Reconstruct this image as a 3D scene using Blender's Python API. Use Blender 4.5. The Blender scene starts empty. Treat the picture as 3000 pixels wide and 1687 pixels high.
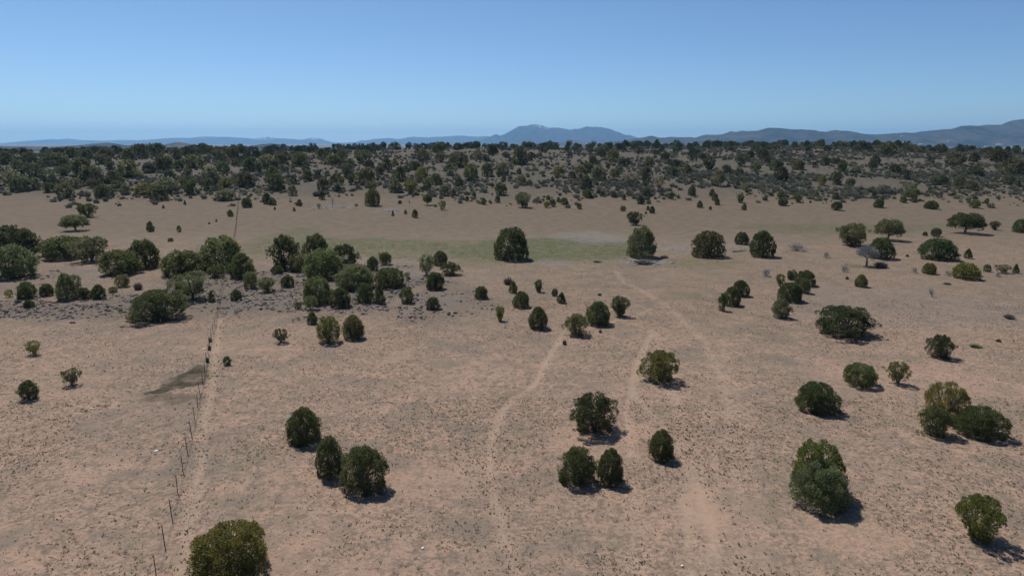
import bpy, math
import numpy as np
from mathutils import Vector

sc = bpy.context.scene
# ------------------------------------------------------------------ camera, light, exposure
CAM_H, PITCH, FPX = 24.0, math.radians(12.0), 2001.0
cam_d = bpy.data.cameras.new('camera')
cam_d.sensor_width = 36.0
cam_d.lens = 36.0 * FPX / 3000.0
cam_d.clip_start, cam_d.clip_end = 0.5, 200000.0
cam = bpy.data.objects.new('camera', cam_d)
sc.collection.objects.link(cam)
cam.location = (0, 0, CAM_H)
cam.rotation_euler = (math.radians(90) - PITCH, 0, 0)
sc.camera = cam

SUN = Vector((-0.36, 0.55, 1.0)).normalized()
world = bpy.data.worlds.new('World')
sc.world = world
world.use_nodes = True
wn = world.node_tree
wn.nodes.clear()
sky = wn.nodes.new('ShaderNodeTexSky')
sky.sky_type = 'NISHITA'
sky.sun_disc = False
sky.sun_elevation = math.asin(SUN.z)
sky.sun_rotation = math.atan2(SUN.x, SUN.y)
sky.altitude = 1400.0
sky.air_density = 0.8
sky.dust_density = 1.0
sky.ozone_density = 6.5
bg = wn.nodes.new('ShaderNodeBackground')
bg.inputs['Strength'].default_value = 0.106
wo = wn.nodes.new('ShaderNodeOutputWorld')
tint = wn.nodes.new('ShaderNodeMix')
tint.data_type = 'RGBA'; tint.blend_type = 'MULTIPLY'
tint.inputs[0].default_value = 1.0; tint.inputs[7].default_value = (0.93, 1.0, 0.985, 1)
wn.links.new(sky.outputs['Color'], tint.inputs[6])
wn.links.new(tint.outputs[2], bg.inputs['Color'])
wn.links.new(bg.outputs['Background'], wo.inputs['Surface'])

sun_d = bpy.data.lights.new('sun', 'SUN')
sun_d.energy = 4.7
sun_d.angle = math.radians(0.5)
sun_d.color = (1.0, 0.95, 0.88)
sun = bpy.data.objects.new('sun', sun_d)
sc.collection.objects.link(sun)
sun.location = (-60, 60, 120)
sun.rotation_euler = SUN.to_track_quat('Z', 'Y').to_euler()

sc.view_settings.view_transform = 'Standard'
sc.view_settings.look = 'None'
sc.view_settings.gamma = 1.0
sc.view_settings.exposure = 0.0
sc.view_settings.use_curve_mapping = False
sc.render.engine = 'CYCLES'
sc.cycles.use_denoising = True
sc.cycles.max_bounces = 4
sc.cycles.diffuse_bounces = 2
sc.cycles.volume_bounces = 1
sc.cycles.transparent_max_bounces = 8

C = sc.collection
rng = np.random.default_rng(7)
SOIL_A, SOIL_B, SOIL_C = (0.325, 0.222, 0.16), (0.255, 0.186, 0.141), (0.35, 0.233, 0.167)
HAZE_DENSITY, HAZE_COLOR = 3.7e-5, (0.31, 0.62, 1.0)

# ------------------------------------------------------------------ helpers
def sstep(a, b, x):
    t = np.clip((np.asarray(x, float) - a) / (b - a), 0, 1)
    return t * t * (3 - 2 * t)

def vnoise(x, y, seed=0):
    """smooth value noise in 0..1 on numpy arrays"""
    x = np.asarray(x, float); y = np.asarray(y, float)
    xi = np.floor(x).astype(np.int64); yi = np.floor(y).astype(np.int64)
    fx = x - xi; fy = y - yi
    fx = fx * fx * (3 - 2 * fx); fy = fy * fy * (3 - 2 * fy)
    def h(a, b):
        n = (a * 374761393 + b * 668265263 + seed * 974711) & 0x7fffffff
        n = ((n ^ (n >> 13)) * 1274126177) & 0x7fffffff
        n = (n ^ (n >> 16)) & 0xffff
        return n / 65535.0
    a = h(xi, yi) * (1 - fx) + h(xi + 1, yi) * fx
    b = h(xi, yi + 1) * (1 - fx) + h(xi + 1, yi + 1) * fx
    return a * (1 - fy) + b * fy

def fbm(x, y, seed=0, oct=4):
    s = 0; a = 0.5; t = 0
    for k in range(oct):
        s = s + a * vnoise(x * 2 ** k, y * 2 ** k, seed + 17 * k); t += a; a *= 0.5
    return s / t

YK = np.array([-1e6, 0, 225, 265, 300, 350, 400, 450, 500, 545, 620, 700, 900, 1300, 2500, 4000, 1e6])
ZK = np.array([0, 0, 0, 1.6, 4.6, 9.6, 13.5, 16.6, 18.8, 19.8, 19.8, 17.5, 7, -14, -30, -34, -34])

def height(x, y):
    """ground height in metres"""
    x = np.asarray(x, float); y = np.asarray(y, float)
    z = 0
    for d in (-22, -11, 0, 11, 22):
        z = z + np.interp(y + d, YK, ZK)
    z = z / 5
    m = sstep(250, 560, y) * (1 - sstep(900, 2500, y))
    z = z - 4.4 * sstep(40, 260, -x) * m + 1.2 * sstep(120, 200, x) * m - 5.5 * sstep(270, 420, x) * m
    z = z + (fbm(x / 70, y / 70, 3, 3) - 0.5) * (0.5 + 2.6 * m)
    z = z + (fbm(x / 9, y / 9, 5, 2) - 0.5) * 0.18 * (1 - sstep(200, 400, y))
    return z

def ray(px, py):
    u = (px - 1500.0) / FPX; w = (843.5 - py) / FPX
    return np.array([u, math.cos(PITCH) + w * math.sin(PITCH), -math.sin(PITCH) + w * math.cos(PITCH)])

def ground_at(px, py):
    """where the sight line of a measured point meets the ground: (x, y, z, metres per source pixel, sin of the view angle)"""
    d = ray(px, py)
    ts = np.arange(25, 640, 0.5)
    zz = CAM_H + d[2] * ts - height(d[0] * ts, d[1] * ts)
    k = np.argmax(zz < 0)
    if zz[k] >= 0:      # skims over the crest: stand it where the line comes closest to the ground
        k = np.argmin(zz)
        a = b = ts[k]
    else:
        a, b = ts[max(k - 1, 0)], ts[k]
    for _ in range(24):
        m = (a + b) / 2
        if CAM_H + d[2] * m - height(d[0] * m, d[1] * m) < 0: b = m
        else: a = m
    t = (a + b) / 2
    x, y = d[0] * t, d[1] * t
    return x, y, float(height(x, y)), t / FPX, -d[2] / np.linalg.norm(d)

def mesh_from(name, verts, quads=None, tris=None, attrs=None, smooth=False):
    me = bpy.data.meshes.new(name)
    verts = np.asarray(verts, np.float32)
    me.vertices.add(len(verts)); me.vertices.foreach_set('co', verts.ravel())
    nq = 0 if quads is None else len(quads); nt = 0 if tris is None else len(tris)
    idx = []
    if nq: idx.append(np.asarray(quads, np.int32).ravel())
    if nt: idx.append(np.asarray(tris, np.int32).ravel())
    idx = np.concatenate(idx)
    me.loops.add(len(idx)); me.loops.foreach_set('vertex_index', idx)
    me.polygons.add(nq + nt)
    me.polygons.foreach_set('loop_start', np.concatenate([np.arange(nq) * 4, nq * 4 + np.arange(nt) * 3]).astype(np.int32))
    if smooth:
        me.polygons.foreach_set('use_smooth', np.ones(nq + nt, bool))
    for k, v in (attrs or {}).items():
        v = np.asarray(v, np.float32)
        if v.ndim == 1:
            a = me.attributes.new(k, 'FLOAT', 'POINT'); a.data.foreach_set('value', v)
        else:
            if v.shape[1] == 3: v = np.hstack([v, np.ones((len(v), 1), np.float32)])
            a = me.attributes.new(k, 'FLOAT_COLOR', 'POINT'); a.data.foreach_set('color', v.ravel())
    me.update(); me.validate()
    return me

def add(name, me, mats, parent=None, **props):
    o = bpy.data.objects.new(name, me)
    C.objects.link(o)
    if me is not None and len(me.materials) == 0:
        for m in (mats if isinstance(mats, (list, tuple)) else [mats]): me.materials.append(m)
    if parent is not None: o.parent = parent
    for k, v in props.items():
        if v: o[k] = v
    return o

# ------------------------------------------------------------------ node material helpers
def new_mat(name):
    m = bpy.data.materials.new(name); m.use_nodes = True
    nt = m.node_tree; nt.nodes.clear()
    out = nt.nodes.new('ShaderNodeOutputMaterial')
    return m, nt, out

def nd(nt, typ, **kw):
    n = nt.nodes.new(typ)
    for k, v in kw.items():
        if k.startswith('i_'): n.inputs[k[2:]].default_value = v
        else: setattr(n, k, v)
    return n

def mixc(nt, fac, a, b, mode='MIX'):
    n = nt.nodes.new('ShaderNodeMix'); n.data_type = 'RGBA'; n.blend_type = mode
    for sock, v in ((n.inputs[0], fac), (n.inputs[6], a), (n.inputs[7], b)):
        if hasattr(v, 'is_output'): nt.links.new(v, sock)
        elif isinstance(v, (int, float)): sock.default_value = v
        else: sock.default_value = (*v, 1) if len(v) == 3 else v
    return n.outputs[2]

def ramp(nt, val, lo, hi):
    n = nt.nodes.new('ShaderNodeMapRange'); n.interpolation_type = 'SMOOTHSTEP'
    nt.links.new(val, n.inputs[0]); n.inputs[1].default_value = lo; n.inputs[2].default_value = hi
    return n.outputs[0]

def noise(nt, vec, scale, detail=3, rough=0.55):
    n = nt.nodes.new('ShaderNodeTexNoise'); n.inputs['Scale'].default_value = scale
    n.inputs['Detail'].default_value = detail; n.inputs['Roughness'].default_value = rough
    nt.links.new(vec, n.inputs['Vector'])
    return n.outputs['Fac']

def mth(nt, op, a, b=None):
    n = nt.nodes.new('ShaderNodeMath'); n.operation = op
    for i, v in enumerate((a, b)):
        if v is None: continue
        if hasattr(v, 'is_output'): nt.links.new(v, n.inputs[i])
        else: n.inputs[i].default_value = v
    return n.outputs[0]

def attr(nt, name, out='Fac'):
    n = nt.nodes.new('ShaderNodeAttribute'); n.attribute_name = name
    return n.outputs[out]

# ------------------------------------------------------------------ zones of the ground, in metres
def poly_world(pts):
    return [ground_at(*p)[:2] for p in pts]

TRACKS = [  # measured centre lines, width in metres, strength
    ([(528, 1700), (533, 1687), (547, 1549), (565, 1462), (588, 1360), (591, 1304), (600, 1220), (614, 1162), (626, 1075), (629, 1040), (636, 987), (645, 930)], 0.62, 0.85),
    ([(1520, 1690), (1470, 1560), (1435, 1420), (1433, 1340), (1441, 1286), (1455, 1237), (1474, 1199), (1506, 1166), (1544, 1142), (1572, 1118), (1588, 1074), (1621, 1022), (1645, 982), (1690, 930), (1790, 905)], 0.6, 0.9),
    ([(1911, 968), (1895, 1006), (1870, 1050), (1857, 1101), (1851, 1134), (1865, 1164), (1892, 1196), (1933, 1234), (1975, 1300), (2025, 1400), (2070, 1520), (2100, 1700)], 0.7, 0.8),
    ([(1851, 1134), (1832, 1204), (1840, 1272), (1846, 1340)], 0.5, 0.85),
    ([(1803, 793), (1826, 828), (1864, 842), (1960, 900), (2060, 1000), (2110, 1100), (2135, 1223), (2143, 1316), (2165, 1480), (2200, 1690)], 0.85, 0.55),
    ([(1911, 968), (1960, 1100), (1985, 1223), (2040, 1340), (2084, 1572), (2096, 1700)], 0.8, 0.65),
    ([(1640, 985), (1700, 965), (1860, 925), (1905, 905)], 0.6, 0.7),
    ([(1990, 1230), (2020, 1400), (2050, 1690)], 0.9, 0.45), ([(2060, 1200), (2112, 1450), (2150, 1690)], 0.9, 0.45), ([(2110, 1000), (2165, 1200), (2235, 1690)], 0.9, 0.45), ([(1850, 1420), (1880, 1690)], 0.9, 0.35),
    ([(2000, 1450), (2010, 1560), (2030, 1700)], 0.6, 0.75),
]
TRACKS_W = [(np.array(poly_world(p)), w, s) for p, w, s in TRACKS]

def track_mask(x, y):
    m = np.zeros_like(x)
    wob = 1 + 0.9 * (fbm(x / 1.2, y / 1.2, 41, 3) - 0.5)
    gap = .55 + .45 * sstep(.3, .55, fbm(x / 3.5, y / 3.5, 43, 3))
    for P, w, s in TRACKS_W:
        d = np.full_like(x, 1e9)
        for a, b in zip(P[:-1], P[1:]):
            e = b - a; L = (e * e).sum()
            sel = (x > min(a[0], b[0]) - 3) & (x < max(a[0], b[0]) + 3) & (y > min(a[1], b[1]) - 3) & (y < max(a[1], b[1]) + 3)
            if not sel.any(): continue
            t = np.clip(((x[sel] - a[0]) * e[0] + (y[sel] - a[1]) * e[1]) / L, 0, 1)
            d[sel] = np.minimum(d[sel], np.hypot(x[sel] - a[0] - t * e[0], y[sel] - a[1] - t * e[1]))
        m = np.maximum(m, s * gap * (1 - sstep(0.15 * w, 1.15 * w, d / wob)))
    return m

def ell(x, y, px, py, rx, ry, rough=0.5, sc_=14.0, seed=1, soft=0.35):
    cx, cy = ground_at(px, py)[:2]
    x1 = ground_at(px + rx, py)[0]; y1 = ground_at(px, py - ry)[1]; y0 = ground_at(px, py + ry)[1]
    ax = abs(x1 - cx); ay = np.where(y > cy, abs(y1 - cy), abs(cy - y0))
    d = np.hypot((x - cx) / ax, (y - cy) / ay)
    d = d + rough * (fbm(x / sc_, y / sc_, seed, 4) - 0.5) * 2
    return 1 - sstep(1 - soft, 1 + soft, d)

def zones(x, y):
    x = np.asarray(x, float); y = np.asarray(y, float)
    green = np.maximum.reduce([
        ell(x, y, 1560, 735, 330, 42, 0.5, 12, 1), 0.8 * ell(x, y, 1130, 722, 300, 30, 0.6, 12, 2),
        0.6 * ell(x, y, 820, 715, 110, 40, 0.6, 12, 3), 0.55 * ell(x, y, 2420, 670, 260, 16, 0.6, 12, 4),
        0.4 * ell(x, y, 2700, 663, 180, 10, 0.6, 12, 5), 0.45 * ell(x, y, 2000, 770, 200, 16, 0.6, 10, 6),
        0.7 * ell(x, y, 2520, 781, 40, 6, 0.5, 5, 7), 0.3 * ell(x, y, 2000, 865, 90, 10, 0.8, 6, 8),
        0.35 * ell(x, y, 625, 1105, 16, 14, 0.6, 3, 9)])
    grey = np.maximum.reduce([
        ell(x, y, 1735, 697, 110, 16, 0.5, 9, 11), 0.7 * ell(x, y, 1620, 770, 60, 10, 0.6, 7, 12),
        ell(x, y, 1885, 766, 75, 13, 0.4, 6, 13), 0.9 * ell(x, y, 975, 607, 60, 6, 0.5, 8, 14),
        0.9 * ell(x, y, 1135, 617, 38, 4, 0.5, 8, 15), 0.55 * ell(x, y, 2050, 725, 170, 20, 0.6, 10, 16),
        0.6 * ell(x, y, 1050, 800, 330, 40, 0.6, 9, 17), 0.8 * ell(x, y, 760, 885, 90, 18, 0.6, 6, 18),
        0.7 * ell(x, y, 1260, 880, 110, 18, 0.6, 6, 19), 0.5 * ell(x, y, 250, 800, 140, 16, 0.6, 8, 20),
        0.3 * ell(x, y, 2750, 900, 450, 60, 0.9, 12, 21)])
    rocky = np.maximum.reduce([
        ell(x, y, 230, 905, 330, 42, 0.6, 7, 31), ell(x, y, 640, 850, 200, 60, 0.6, 7, 32),
        ell(x, y, 980, 850, 280, 70, 0.6, 7, 33), 0.7 * ell(x, y, 1300, 880, 160, 60, 0.7, 7, 34),
        0.5 * ell(x, y, 60, 830, 120, 50, 0.7, 7, 35)])
    cxy = np.array(poly_world([(400, 1148), (480, 1116), (560, 1078), (600, 1062), (632, 1098), (598, 1122), (520, 1142), (440, 1158)]))
    inside = np.zeros(x.shape, bool)
    X = x + 3.2 * (fbm(x / 2.2, y / 2.2, 51, 4) - 0.5); Y = y + 3.2 * (fbm(x / 2.2, y / 2.2, 52, 4) - 0.5)
    for a, b in zip(cxy, np.roll(cxy, -1, 0)):
        c = (a[1] > Y) != (b[1] > Y)
        with np.errstate(divide='ignore', invalid='ignore'):
            xx = (b[0] - a[0]) * (Y - a[1]) / (b[1] - a[1]) + a[0]
        inside ^= c & (X < xx)
    wet = np.maximum(inside * (.7 + .3 * sstep(.35, .55, fbm(x / .9, y / .9, 54, 3))), 0.6 * ell(x, y, 520, 1165, 110, 14, 0.9, 2, 53))
    woods = sstep(252, 318, y + 40 * (fbm(x / 25, y / 25, 61, 3) - 0.5)) * (1 - sstep(900, 1500, y))
    bare = np.maximum.reduce([
        ell(x, y, 2060, 1490, 60, 70, 0.6, 4, 71), 0.8 * ell(x, y, 1780, 1300, 150, 60, 0.7, 4, 72),
        0.7 * ell(x, y, 1250, 1400, 160, 60, 0.7, 4, 73), 0.8 * ell(x, y, 2480, 1560, 160, 60, 0.7, 4, 74),
        0.7 * ell(x, y, 2700, 1120, 240, 60, 0.8, 6, 75), 0.8 * ell(x, y, 1120, 740, 90, 10, 0.7, 8, 76),
        0.7 * ell(x, y, 2440, 722, 110, 6, 0.7, 8, 77), 0.7 * ell(x, y, 2680, 700, 130, 5, 0.7, 8, 78),
        0.6 * ell(x, y, 730, 1000, 160, 40, 0.8, 5, 79), 0.6 * ell(x, y, 850, 1640, 90, 60, 0.7, 4, 80)])
    upper = .5 * sstep(58, 120, y) + .5 * sstep(140, 205, y)
    return dict(green=green, grey=grey, rocky=rocky, wet=wet, woods=woods, bare=bare, upper=upper)

# ------------------------------------------------------------------ ground sheet
def spaced(a, segs):
    out = [a]
    for b, s0, s1 in segs:
        while out[-1] < b - 1e-6:
            t = (out[-1] - a) / (b - a); out.append(out[-1] + s0 + (s1 - s0) * t)
        a = out[-1]
    return np.array(out)
ys = spaced(12, [(60, .24, .26), (140, .26, 1.0), (300, 1.0, 2.2), (700, 2.2, 7), (2500, 10, 90), (34000, 100, 2300)])
ys = np.concatenate([[-34000, -15000, -5000, -2000, -800, -300, -120, -50, -20, -5, 4], ys])
xs = spaced(0, [(46, .28, .28), (125, .28, 1.2), (500, 1.5, 12), (2500, 15, 150), (33000, 200, 3500)])
xs = np.concatenate([-xs[:0:-1], xs])
GX, GY = np.meshgrid(xs, ys)
GZ = height(GX, GY)
nx, ny = len(xs), len(ys)
fx, fy = GX.ravel(), GY.ravel()
near = (fy > 10) & (fy < 900) & (np.abs(fx) < 700)
Z = {k: np.zeros(len(fx), np.float32) for k in ('green', 'grey', 'rocky', 'wet', 'woods', 'bare', 'upper', 'track')}
zz = zones(fx[near], fy[near])
for k, v in zz.items(): Z[k][near] = v
nr = (fy > 10) & (fy < 230) & (np.abs(fx) < 150)
Z['track'][nr] = track_mask(fx[nr], fy[nr])
Z['upper'][fy > 800] = 1.0
ii = np.arange(nx * ny).reshape(ny, nx)
quads = np.stack([ii[:-1, :-1], ii[:-1, 1:], ii[1:, 1:], ii[1:, :-1]], -1).reshape(-1, 4)
GZf = GZ.ravel() - 0.05 * Z['track'] + 0.22 * Z['rocky'] * (fbm(fx / .8, fy / .8, 91, 2) - 0.45)
ground_me = mesh_from('ground', np.stack([fx, fy, GZf], -1), quads, attrs=Z, smooth=True)

gm, nt, out = new_mat('dry_soil')
tc = nt.nodes.new('ShaderNodeTexCoord').outputs['Object']
n_big = noise(nt, tc, 0.045, 4, 0.6)
n_mid = noise(nt, tc, 0.33, 4, 0.62)
n_fine = noise(nt, tc, 2.6, 4, 0.7)
n_grain = noise(nt, tc, 9.0, 2, 0.7)
col = mixc(nt, ramp(nt, n_big, 0.38, 0.62), SOIL_A, SOIL_B)
col = mixc(nt, ramp(nt, n_mid, 0.42, 0.66), col, SOIL_C)
col = mixc(nt, mth(nt, 'MULTIPLY', attr(nt, 'bare'), 0.75), col, (0.345, 0.228, 0.162))
# dry litter and low dead growth, broken up at several sizes
lit = mth(nt, 'MULTIPLY', ramp(nt, n_fine, 0.44, 0.62), mth(nt, 'SUBTRACT', 1.0, mth(nt, 'MULTIPLY', attr(nt, 'bare'), 0.6)))
lit = mth(nt, 'MULTIPLY', lit, ramp(nt, noise(nt, tc, 0.12, 5, 0.65), 0.26, 0.56))
col = mixc(nt, mth(nt, 'MULTIPLY', lit, 0.85), col, (0.15, 0.118, 0.086))
col = mixc(nt, mth(nt, 'MULTIPLY', ramp(nt, n_grain, 0.60, 0.8), 0.45), col, (0.38, 0.295, 0.225))
fl = mth(nt, 'MULTIPLY', ramp(nt, noise(nt, tc, 0.95, 5, 0.75), 0.5, 0.62), mth(nt, 'SUBTRACT', 1.0, mth(nt, 'MULTIPLY', attr(nt, 'bare'), 0.5)))
col = mixc(nt, mth(nt, 'MULTIPLY', fl, 0.72), col, (0.145, 0.112, 0.087))
f2 = mth(nt, 'MULTIPLY', ramp(nt, noise(nt, tc, 4.2, 3, 0.7), 0.55, 0.65), mth(nt, 'SUBTRACT', 1.0, mth(nt, 'MULTIPLY', attr(nt, 'bare'), 0.5)))
col = mixc(nt, mth(nt, 'MULTIPLY', f2, 0.55), col, (0.125, 0.098, 0.076))
ol = mth(nt, 'MULTIPLY', ramp(nt, noise(nt, tc, 0.075, 6, 0.66), 0.5, 0.66), ramp(nt, noise(nt, tc, 0.7, 4, 0.7), 0.4, 0.6))
col = mixc(nt, mth(nt, 'MULTIPLY', ol, 0.62), col, (0.15, 0.138, 0.10))
# weathered grey litter gathered in patches
pt = mth(nt, 'MULTIPLY', ramp(nt, noise(nt, tc, 0.17, 7, 0.68), 0.5, 0.64), mth(nt, 'SUBTRACT', 1.0, mth(nt, 'MULTIPLY', attr(nt, 'bare'), 0.7)))
col = mixc(nt, mth(nt, 'MULTIPLY', pt, 0.7), col, mixc(nt, ramp(nt, n_fine, .35, .65), (0.145, 0.12, 0.094), (0.2, 0.162, 0.124)))
# the upper meadow is dull brown dry grass
col = mixc(nt, mth(nt, 'MULTIPLY', attr(nt, 'upper'), 0.92), col, mixc(nt, ramp(nt, n_mid, .3, .7), (0.112, 0.089, 0.063), (0.151, 0.118, 0.083)))
g_n = ramp(nt, noise(nt, tc, 0.5, 5, 0.7), 0.34, 0.62)
col = mixc(nt, mth(nt, 'MULTIPLY', attr(nt, 'green'), mth(nt, 'ADD', 0.36, mth(nt, 'MULTIPLY', g_n, 0.55))), col, (0.078, 0.094, 0.042))
col = mixc(nt, mth(nt, 'MULTIPLY', attr(nt, 'grey'), mth(nt, 'ADD', 0.25, mth(nt, 'MULTIPLY', g_n, 0.6))), col, (0.175, 0.162, 0.147))
r_n = ramp(nt, noise(nt, tc, 1.1, 4, 0.7), 0.36, 0.54)
col = mixc(nt, mth(nt, 'MULTIPLY', attr(nt, 'rocky'), mth(nt, 'ADD', .25, mth(nt, 'MULTIPLY', r_n, 0.65))), col, (0.122, 0.103, 0.086))
col = mixc(nt, mth(nt, 'MULTIPLY', attr(nt, 'woods'), 0.95), col, mixc(nt, ramp(nt, noise(nt, tc, 0.25, 5, 0.7), .35, .65), (0.072, 0.065, 0.052), (0.116, 0.099, 0.077)))
col = mixc(nt, mth(nt, 'MULTIPLY', attr(nt, 'wet'), mth(nt, 'ADD', 0.65, mth(nt, 'MULTIPLY', g_n, 0.35))), col, (0.046, 0.041, 0.026))
col = mixc(nt, mth(nt, 'MULTIPLY', attr(nt, 'track'), 0.62), col, mixc(nt, ramp(nt, n_fine, .3, .7), (0.365, 0.26, 0.185), (0.315, 0.226, 0.162)))
b1 = nd(nt, 'ShaderNodeBump', i_Strength=0.7, i_Distance=0.12)
hgt = mth(nt, 'ADD', mth(nt, 'MULTIPLY', n_fine, 1.0), mth(nt, 'MULTIPLY', n_grain, 0.35))
hgt = mth(nt, 'MULTIPLY', hgt, mth(nt, 'SUBTRACT', 1.0, mth(nt, 'MULTIPLY', attr(nt, 'track'), 0.75)))
nt.links.new(hgt, b1.inputs['Height'])
bs = nd(nt, 'ShaderNodeBsdfPrincipled', i_Roughness=0.95)
bs.inputs['Specular IOR Level'].default_value = 0.1
nt.links.new(col, bs.inputs['Base Color']); nt.links.new(b1.outputs[0], bs.inputs['Normal'])
nt.links.new(bs.outputs[0], out.inputs['Surface'])
ground = add('ground', ground_me, gm, kind='structure', label='dry sandy rangeland with faint tracks and tufts')

# ------------------------------------------------------------------ mountains
mm, nt, out = new_mat('wooded_slope')
tc = nt.nodes.new('ShaderNodeTexCoord').outputs['Object']
a = ramp(nt, noise(nt, tc, 0.004, 6, 0.7), 0.42, 0.6)
b = ramp(nt, noise(nt, tc, 0.0009, 4, 0.6), 0.40, 0.62)
col = mixc(nt, a, (0.018, 0.023, 0.018), (0.055, 0.054, 0.043))
col = mixc(nt, mth(nt, 'MULTIPLY', b, attr(nt, 'bareness')), col, (0.17, 0.13, 0.10))
col = mixc(nt, mth(nt, 'MULTIPLY', attr(nt, 'snow'), ramp(nt, noise(nt, tc, 0.006, 4, 0.7), 0.5, 0.6)), col, (0.75, 0.78, 0.82))
bs = nd(nt, 'ShaderNodeBsdfPrincipled', i_Roughness=1.0)
bs.inputs['Specular IOR Level'].default_value = 0.0
nt.links.new(col, bs.inputs['Base Color']); nt.links.new(bs.outputs[0], out.inputs['Surface'])

def mountain(name, prof, dist, half, base, seed, bareness=0.4, snow=(), rough=0.25, spur=900.0):
    P = np.array(prof, float)
    n = 420
    px = np.linspace(P[0, 0], P[-1, 0], n)
    v = np.interp(px, P[:, 0], P[:, 1])
    d0 = np.array([ray(p, q) for p, q in zip(px, v)])
    t = dist / d0[:, 1]
    X = d0[:, 0] * t
    H = CAM_H + d0[:, 2] * t
    H = H + (fbm(X / (dist * 0.006), X * 0, seed + 5, 3) - 0.5) * dist * 0.0009
    s = np.concatenate([np.linspace(-1, 0, 34), np.linspace(0, 1, 12)[1:]])
    S, XX = np.meshgrid(s, X, indexing='ij')
    HH = np.maximum(np.broadcast_to(H, S.shape) - base, 2.0)
    endf = sstep(0, 0.04, np.linspace(0, 1, n)) * sstep(0, 0.04, 1 - np.linspace(0, 1, n))
    yy = dist + S * half * (0.5 + 0.5 * np.clip(HH / HH.max(), 0, 1)) + (fbm(XX / spur, S * 0, seed, 3) - 0.5) * half * 0.35 * (1 - np.abs(S))
    shape = (1 - np.abs(S)) ** 1.15
    r = np.abs(fbm(XX / spur + 0.5 * S, S * 2.2, seed + 9, 4) - 0.5) * 2
    z = base + HH * shape * endf - (0.55 - r) * rough * HH * 4 * np.abs(S) * (1 - np.abs(S)) * endf
    z = np.minimum(z, base + HH * (1 - 0.15 * np.abs(S)))
    z = np.where(np.abs(S) > 0.98, base - 12, z)
    sn = np.zeros_like(z)
    for (p0, p1, drop) in snow:
        pxx = np.broadcast_to(px, S.shape)
        sn = np.maximum(sn, sstep(p0 - 8, p0 + 8, pxx) * (1 - sstep(p1 - 8, p1 + 8, pxx)) * sstep(1 - drop, 1 - 0.3 * drop, (z - base) / HH))
    m = len(s)
    ii = np.arange(m * n).reshape(m, n)
    q = np.stack([ii[:-1, :-1], ii[:-1, 1:], ii[1:, 1:], ii[1:, :-1]], -1).reshape(-1, 4)
    me = mesh_from(name, np.stack([XX.ravel(), yy.ravel(), z.ravel()], -1), q,
                   attrs=dict(snow=sn.ravel(), bareness=np.full(m * n, bareness)), smooth=True)
    return add(name, me, mm, kind='structure')

RANGE_A = [(-400, 424), (-150, 426), (0, 428), (40, 427), (60, 423), (110, 416), (135, 409), (150, 407.5), (175, 409), (195, 407), (230, 411), (300, 412), (345, 410), (380, 411), (450, 409),
           (490, 406), (520, 404), (545, 405), (565, 400.5), (590, 399), (605, 401), (640, 401), (690, 403), (735, 407), (757, 404), (779, 401), (805, 405), (831, 406), (860, 408), (887, 410),
           (910, 404), (930, 405), (954, 413), (968, 418.6), (1000, 419), (1056, 416), (1064, 411), (1076, 412.5), (1099, 408), (1140, 405), (1166, 407.5), (1207, 400.5), (1239, 402.6),
           (1280, 401), (1318, 399), (1355, 398), (1390, 400.5), (1434, 400), (1470, 402), (1520, 412), (1600, 421)]
RANGE_B = [(1380, 421), (1420, 408), (1440, 399), (1453, 394), (1466, 397.5), (1478, 394), (1490, 388), (1500, 382), (1520, 370.6), (1533, 369.5), (1544, 369), (1552, 366.5), (1567, 364.7), (1578, 366.5), (1587, 369), (1596, 372), (1605, 375.5),
           (1625, 374.5), (1640, 375.5), (1669, 381), (1683, 378), (1695, 379), (1715, 371.4), (1742, 372), (1768, 374), (1794, 379), (1814, 386.6), (1835, 395), (1849, 395), (1860, 399), (1880, 405), (1925, 415), (1990, 421)]
RANGE_C = [(1650, 424), (1760, 420), (1830, 412), (1873, 404), (1902, 398), (1922, 403.5), (1945, 403.5), (1966, 401), (2001, 403.5), (2018, 402), (2039, 404), (2068, 395), (2106, 395), (2140, 385), (2161, 386.6),
           (2173, 383), (2190, 385), (2219, 383.7), (2240, 376), (2250, 375), (2308, 379), (2366, 382), (2436, 386.6), (2448, 382), (2460, 381), (2497, 384), (2530, 392), (2570, 394.5), (2623, 389.5),
           (2687, 390), (2730, 384), (2774, 378), (2794, 371), (2832, 368.5), (2856, 369.7), (2890, 366), (2934, 366), (2963, 360), (3000, 351), (3080, 338), (3200, 330), (3400, 345), (3700, 395), (3900, 424)]
HILLS_D = [(-500, 427), (0, 429), (160, 430), (240, 427), (290, 421), (320, 418), (340, 420), (365, 427), (390, 423), (413, 421), (440, 424), (470, 425), (500, 418.5), (518, 417), (535, 419), (565, 427), (620, 430), (720, 430), (770, 424),
           (800, 421), (825, 423), (850, 429), (900, 432)]
HILLS_E = [(1600, 425), (1650, 416), (1672, 411), (1690, 411), (1715, 417), (1740, 421), (1800, 419), (1850, 414), (1900, 412), (1960, 414), (2020, 420), (2100, 426)]
mountain('mountain_range', RANGE_A, 30000, 5200, -36, 101, 0.15, [(570, 600, .25), (760, 810, .6), (895, 935, .4)], 0.35, 1500)
mountain('mountain', RANGE_B, 22000, 4000, -36, 111, 0.15, [(1560, 1606, .16)], 0.75, 900)
mountain('wooded_hills', RANGE_C, 10500, 2700, -36, 121, 0.22, (), 0.65, 520)
mountain('brown_hills', HILLS_D, 5200, 700, -34, 131, 1.0, (), 0.3, 300)
mountain('foothills', HILLS_E, 12500, 900, -36, 141, 0.8, (), 0.3, 400)

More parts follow.
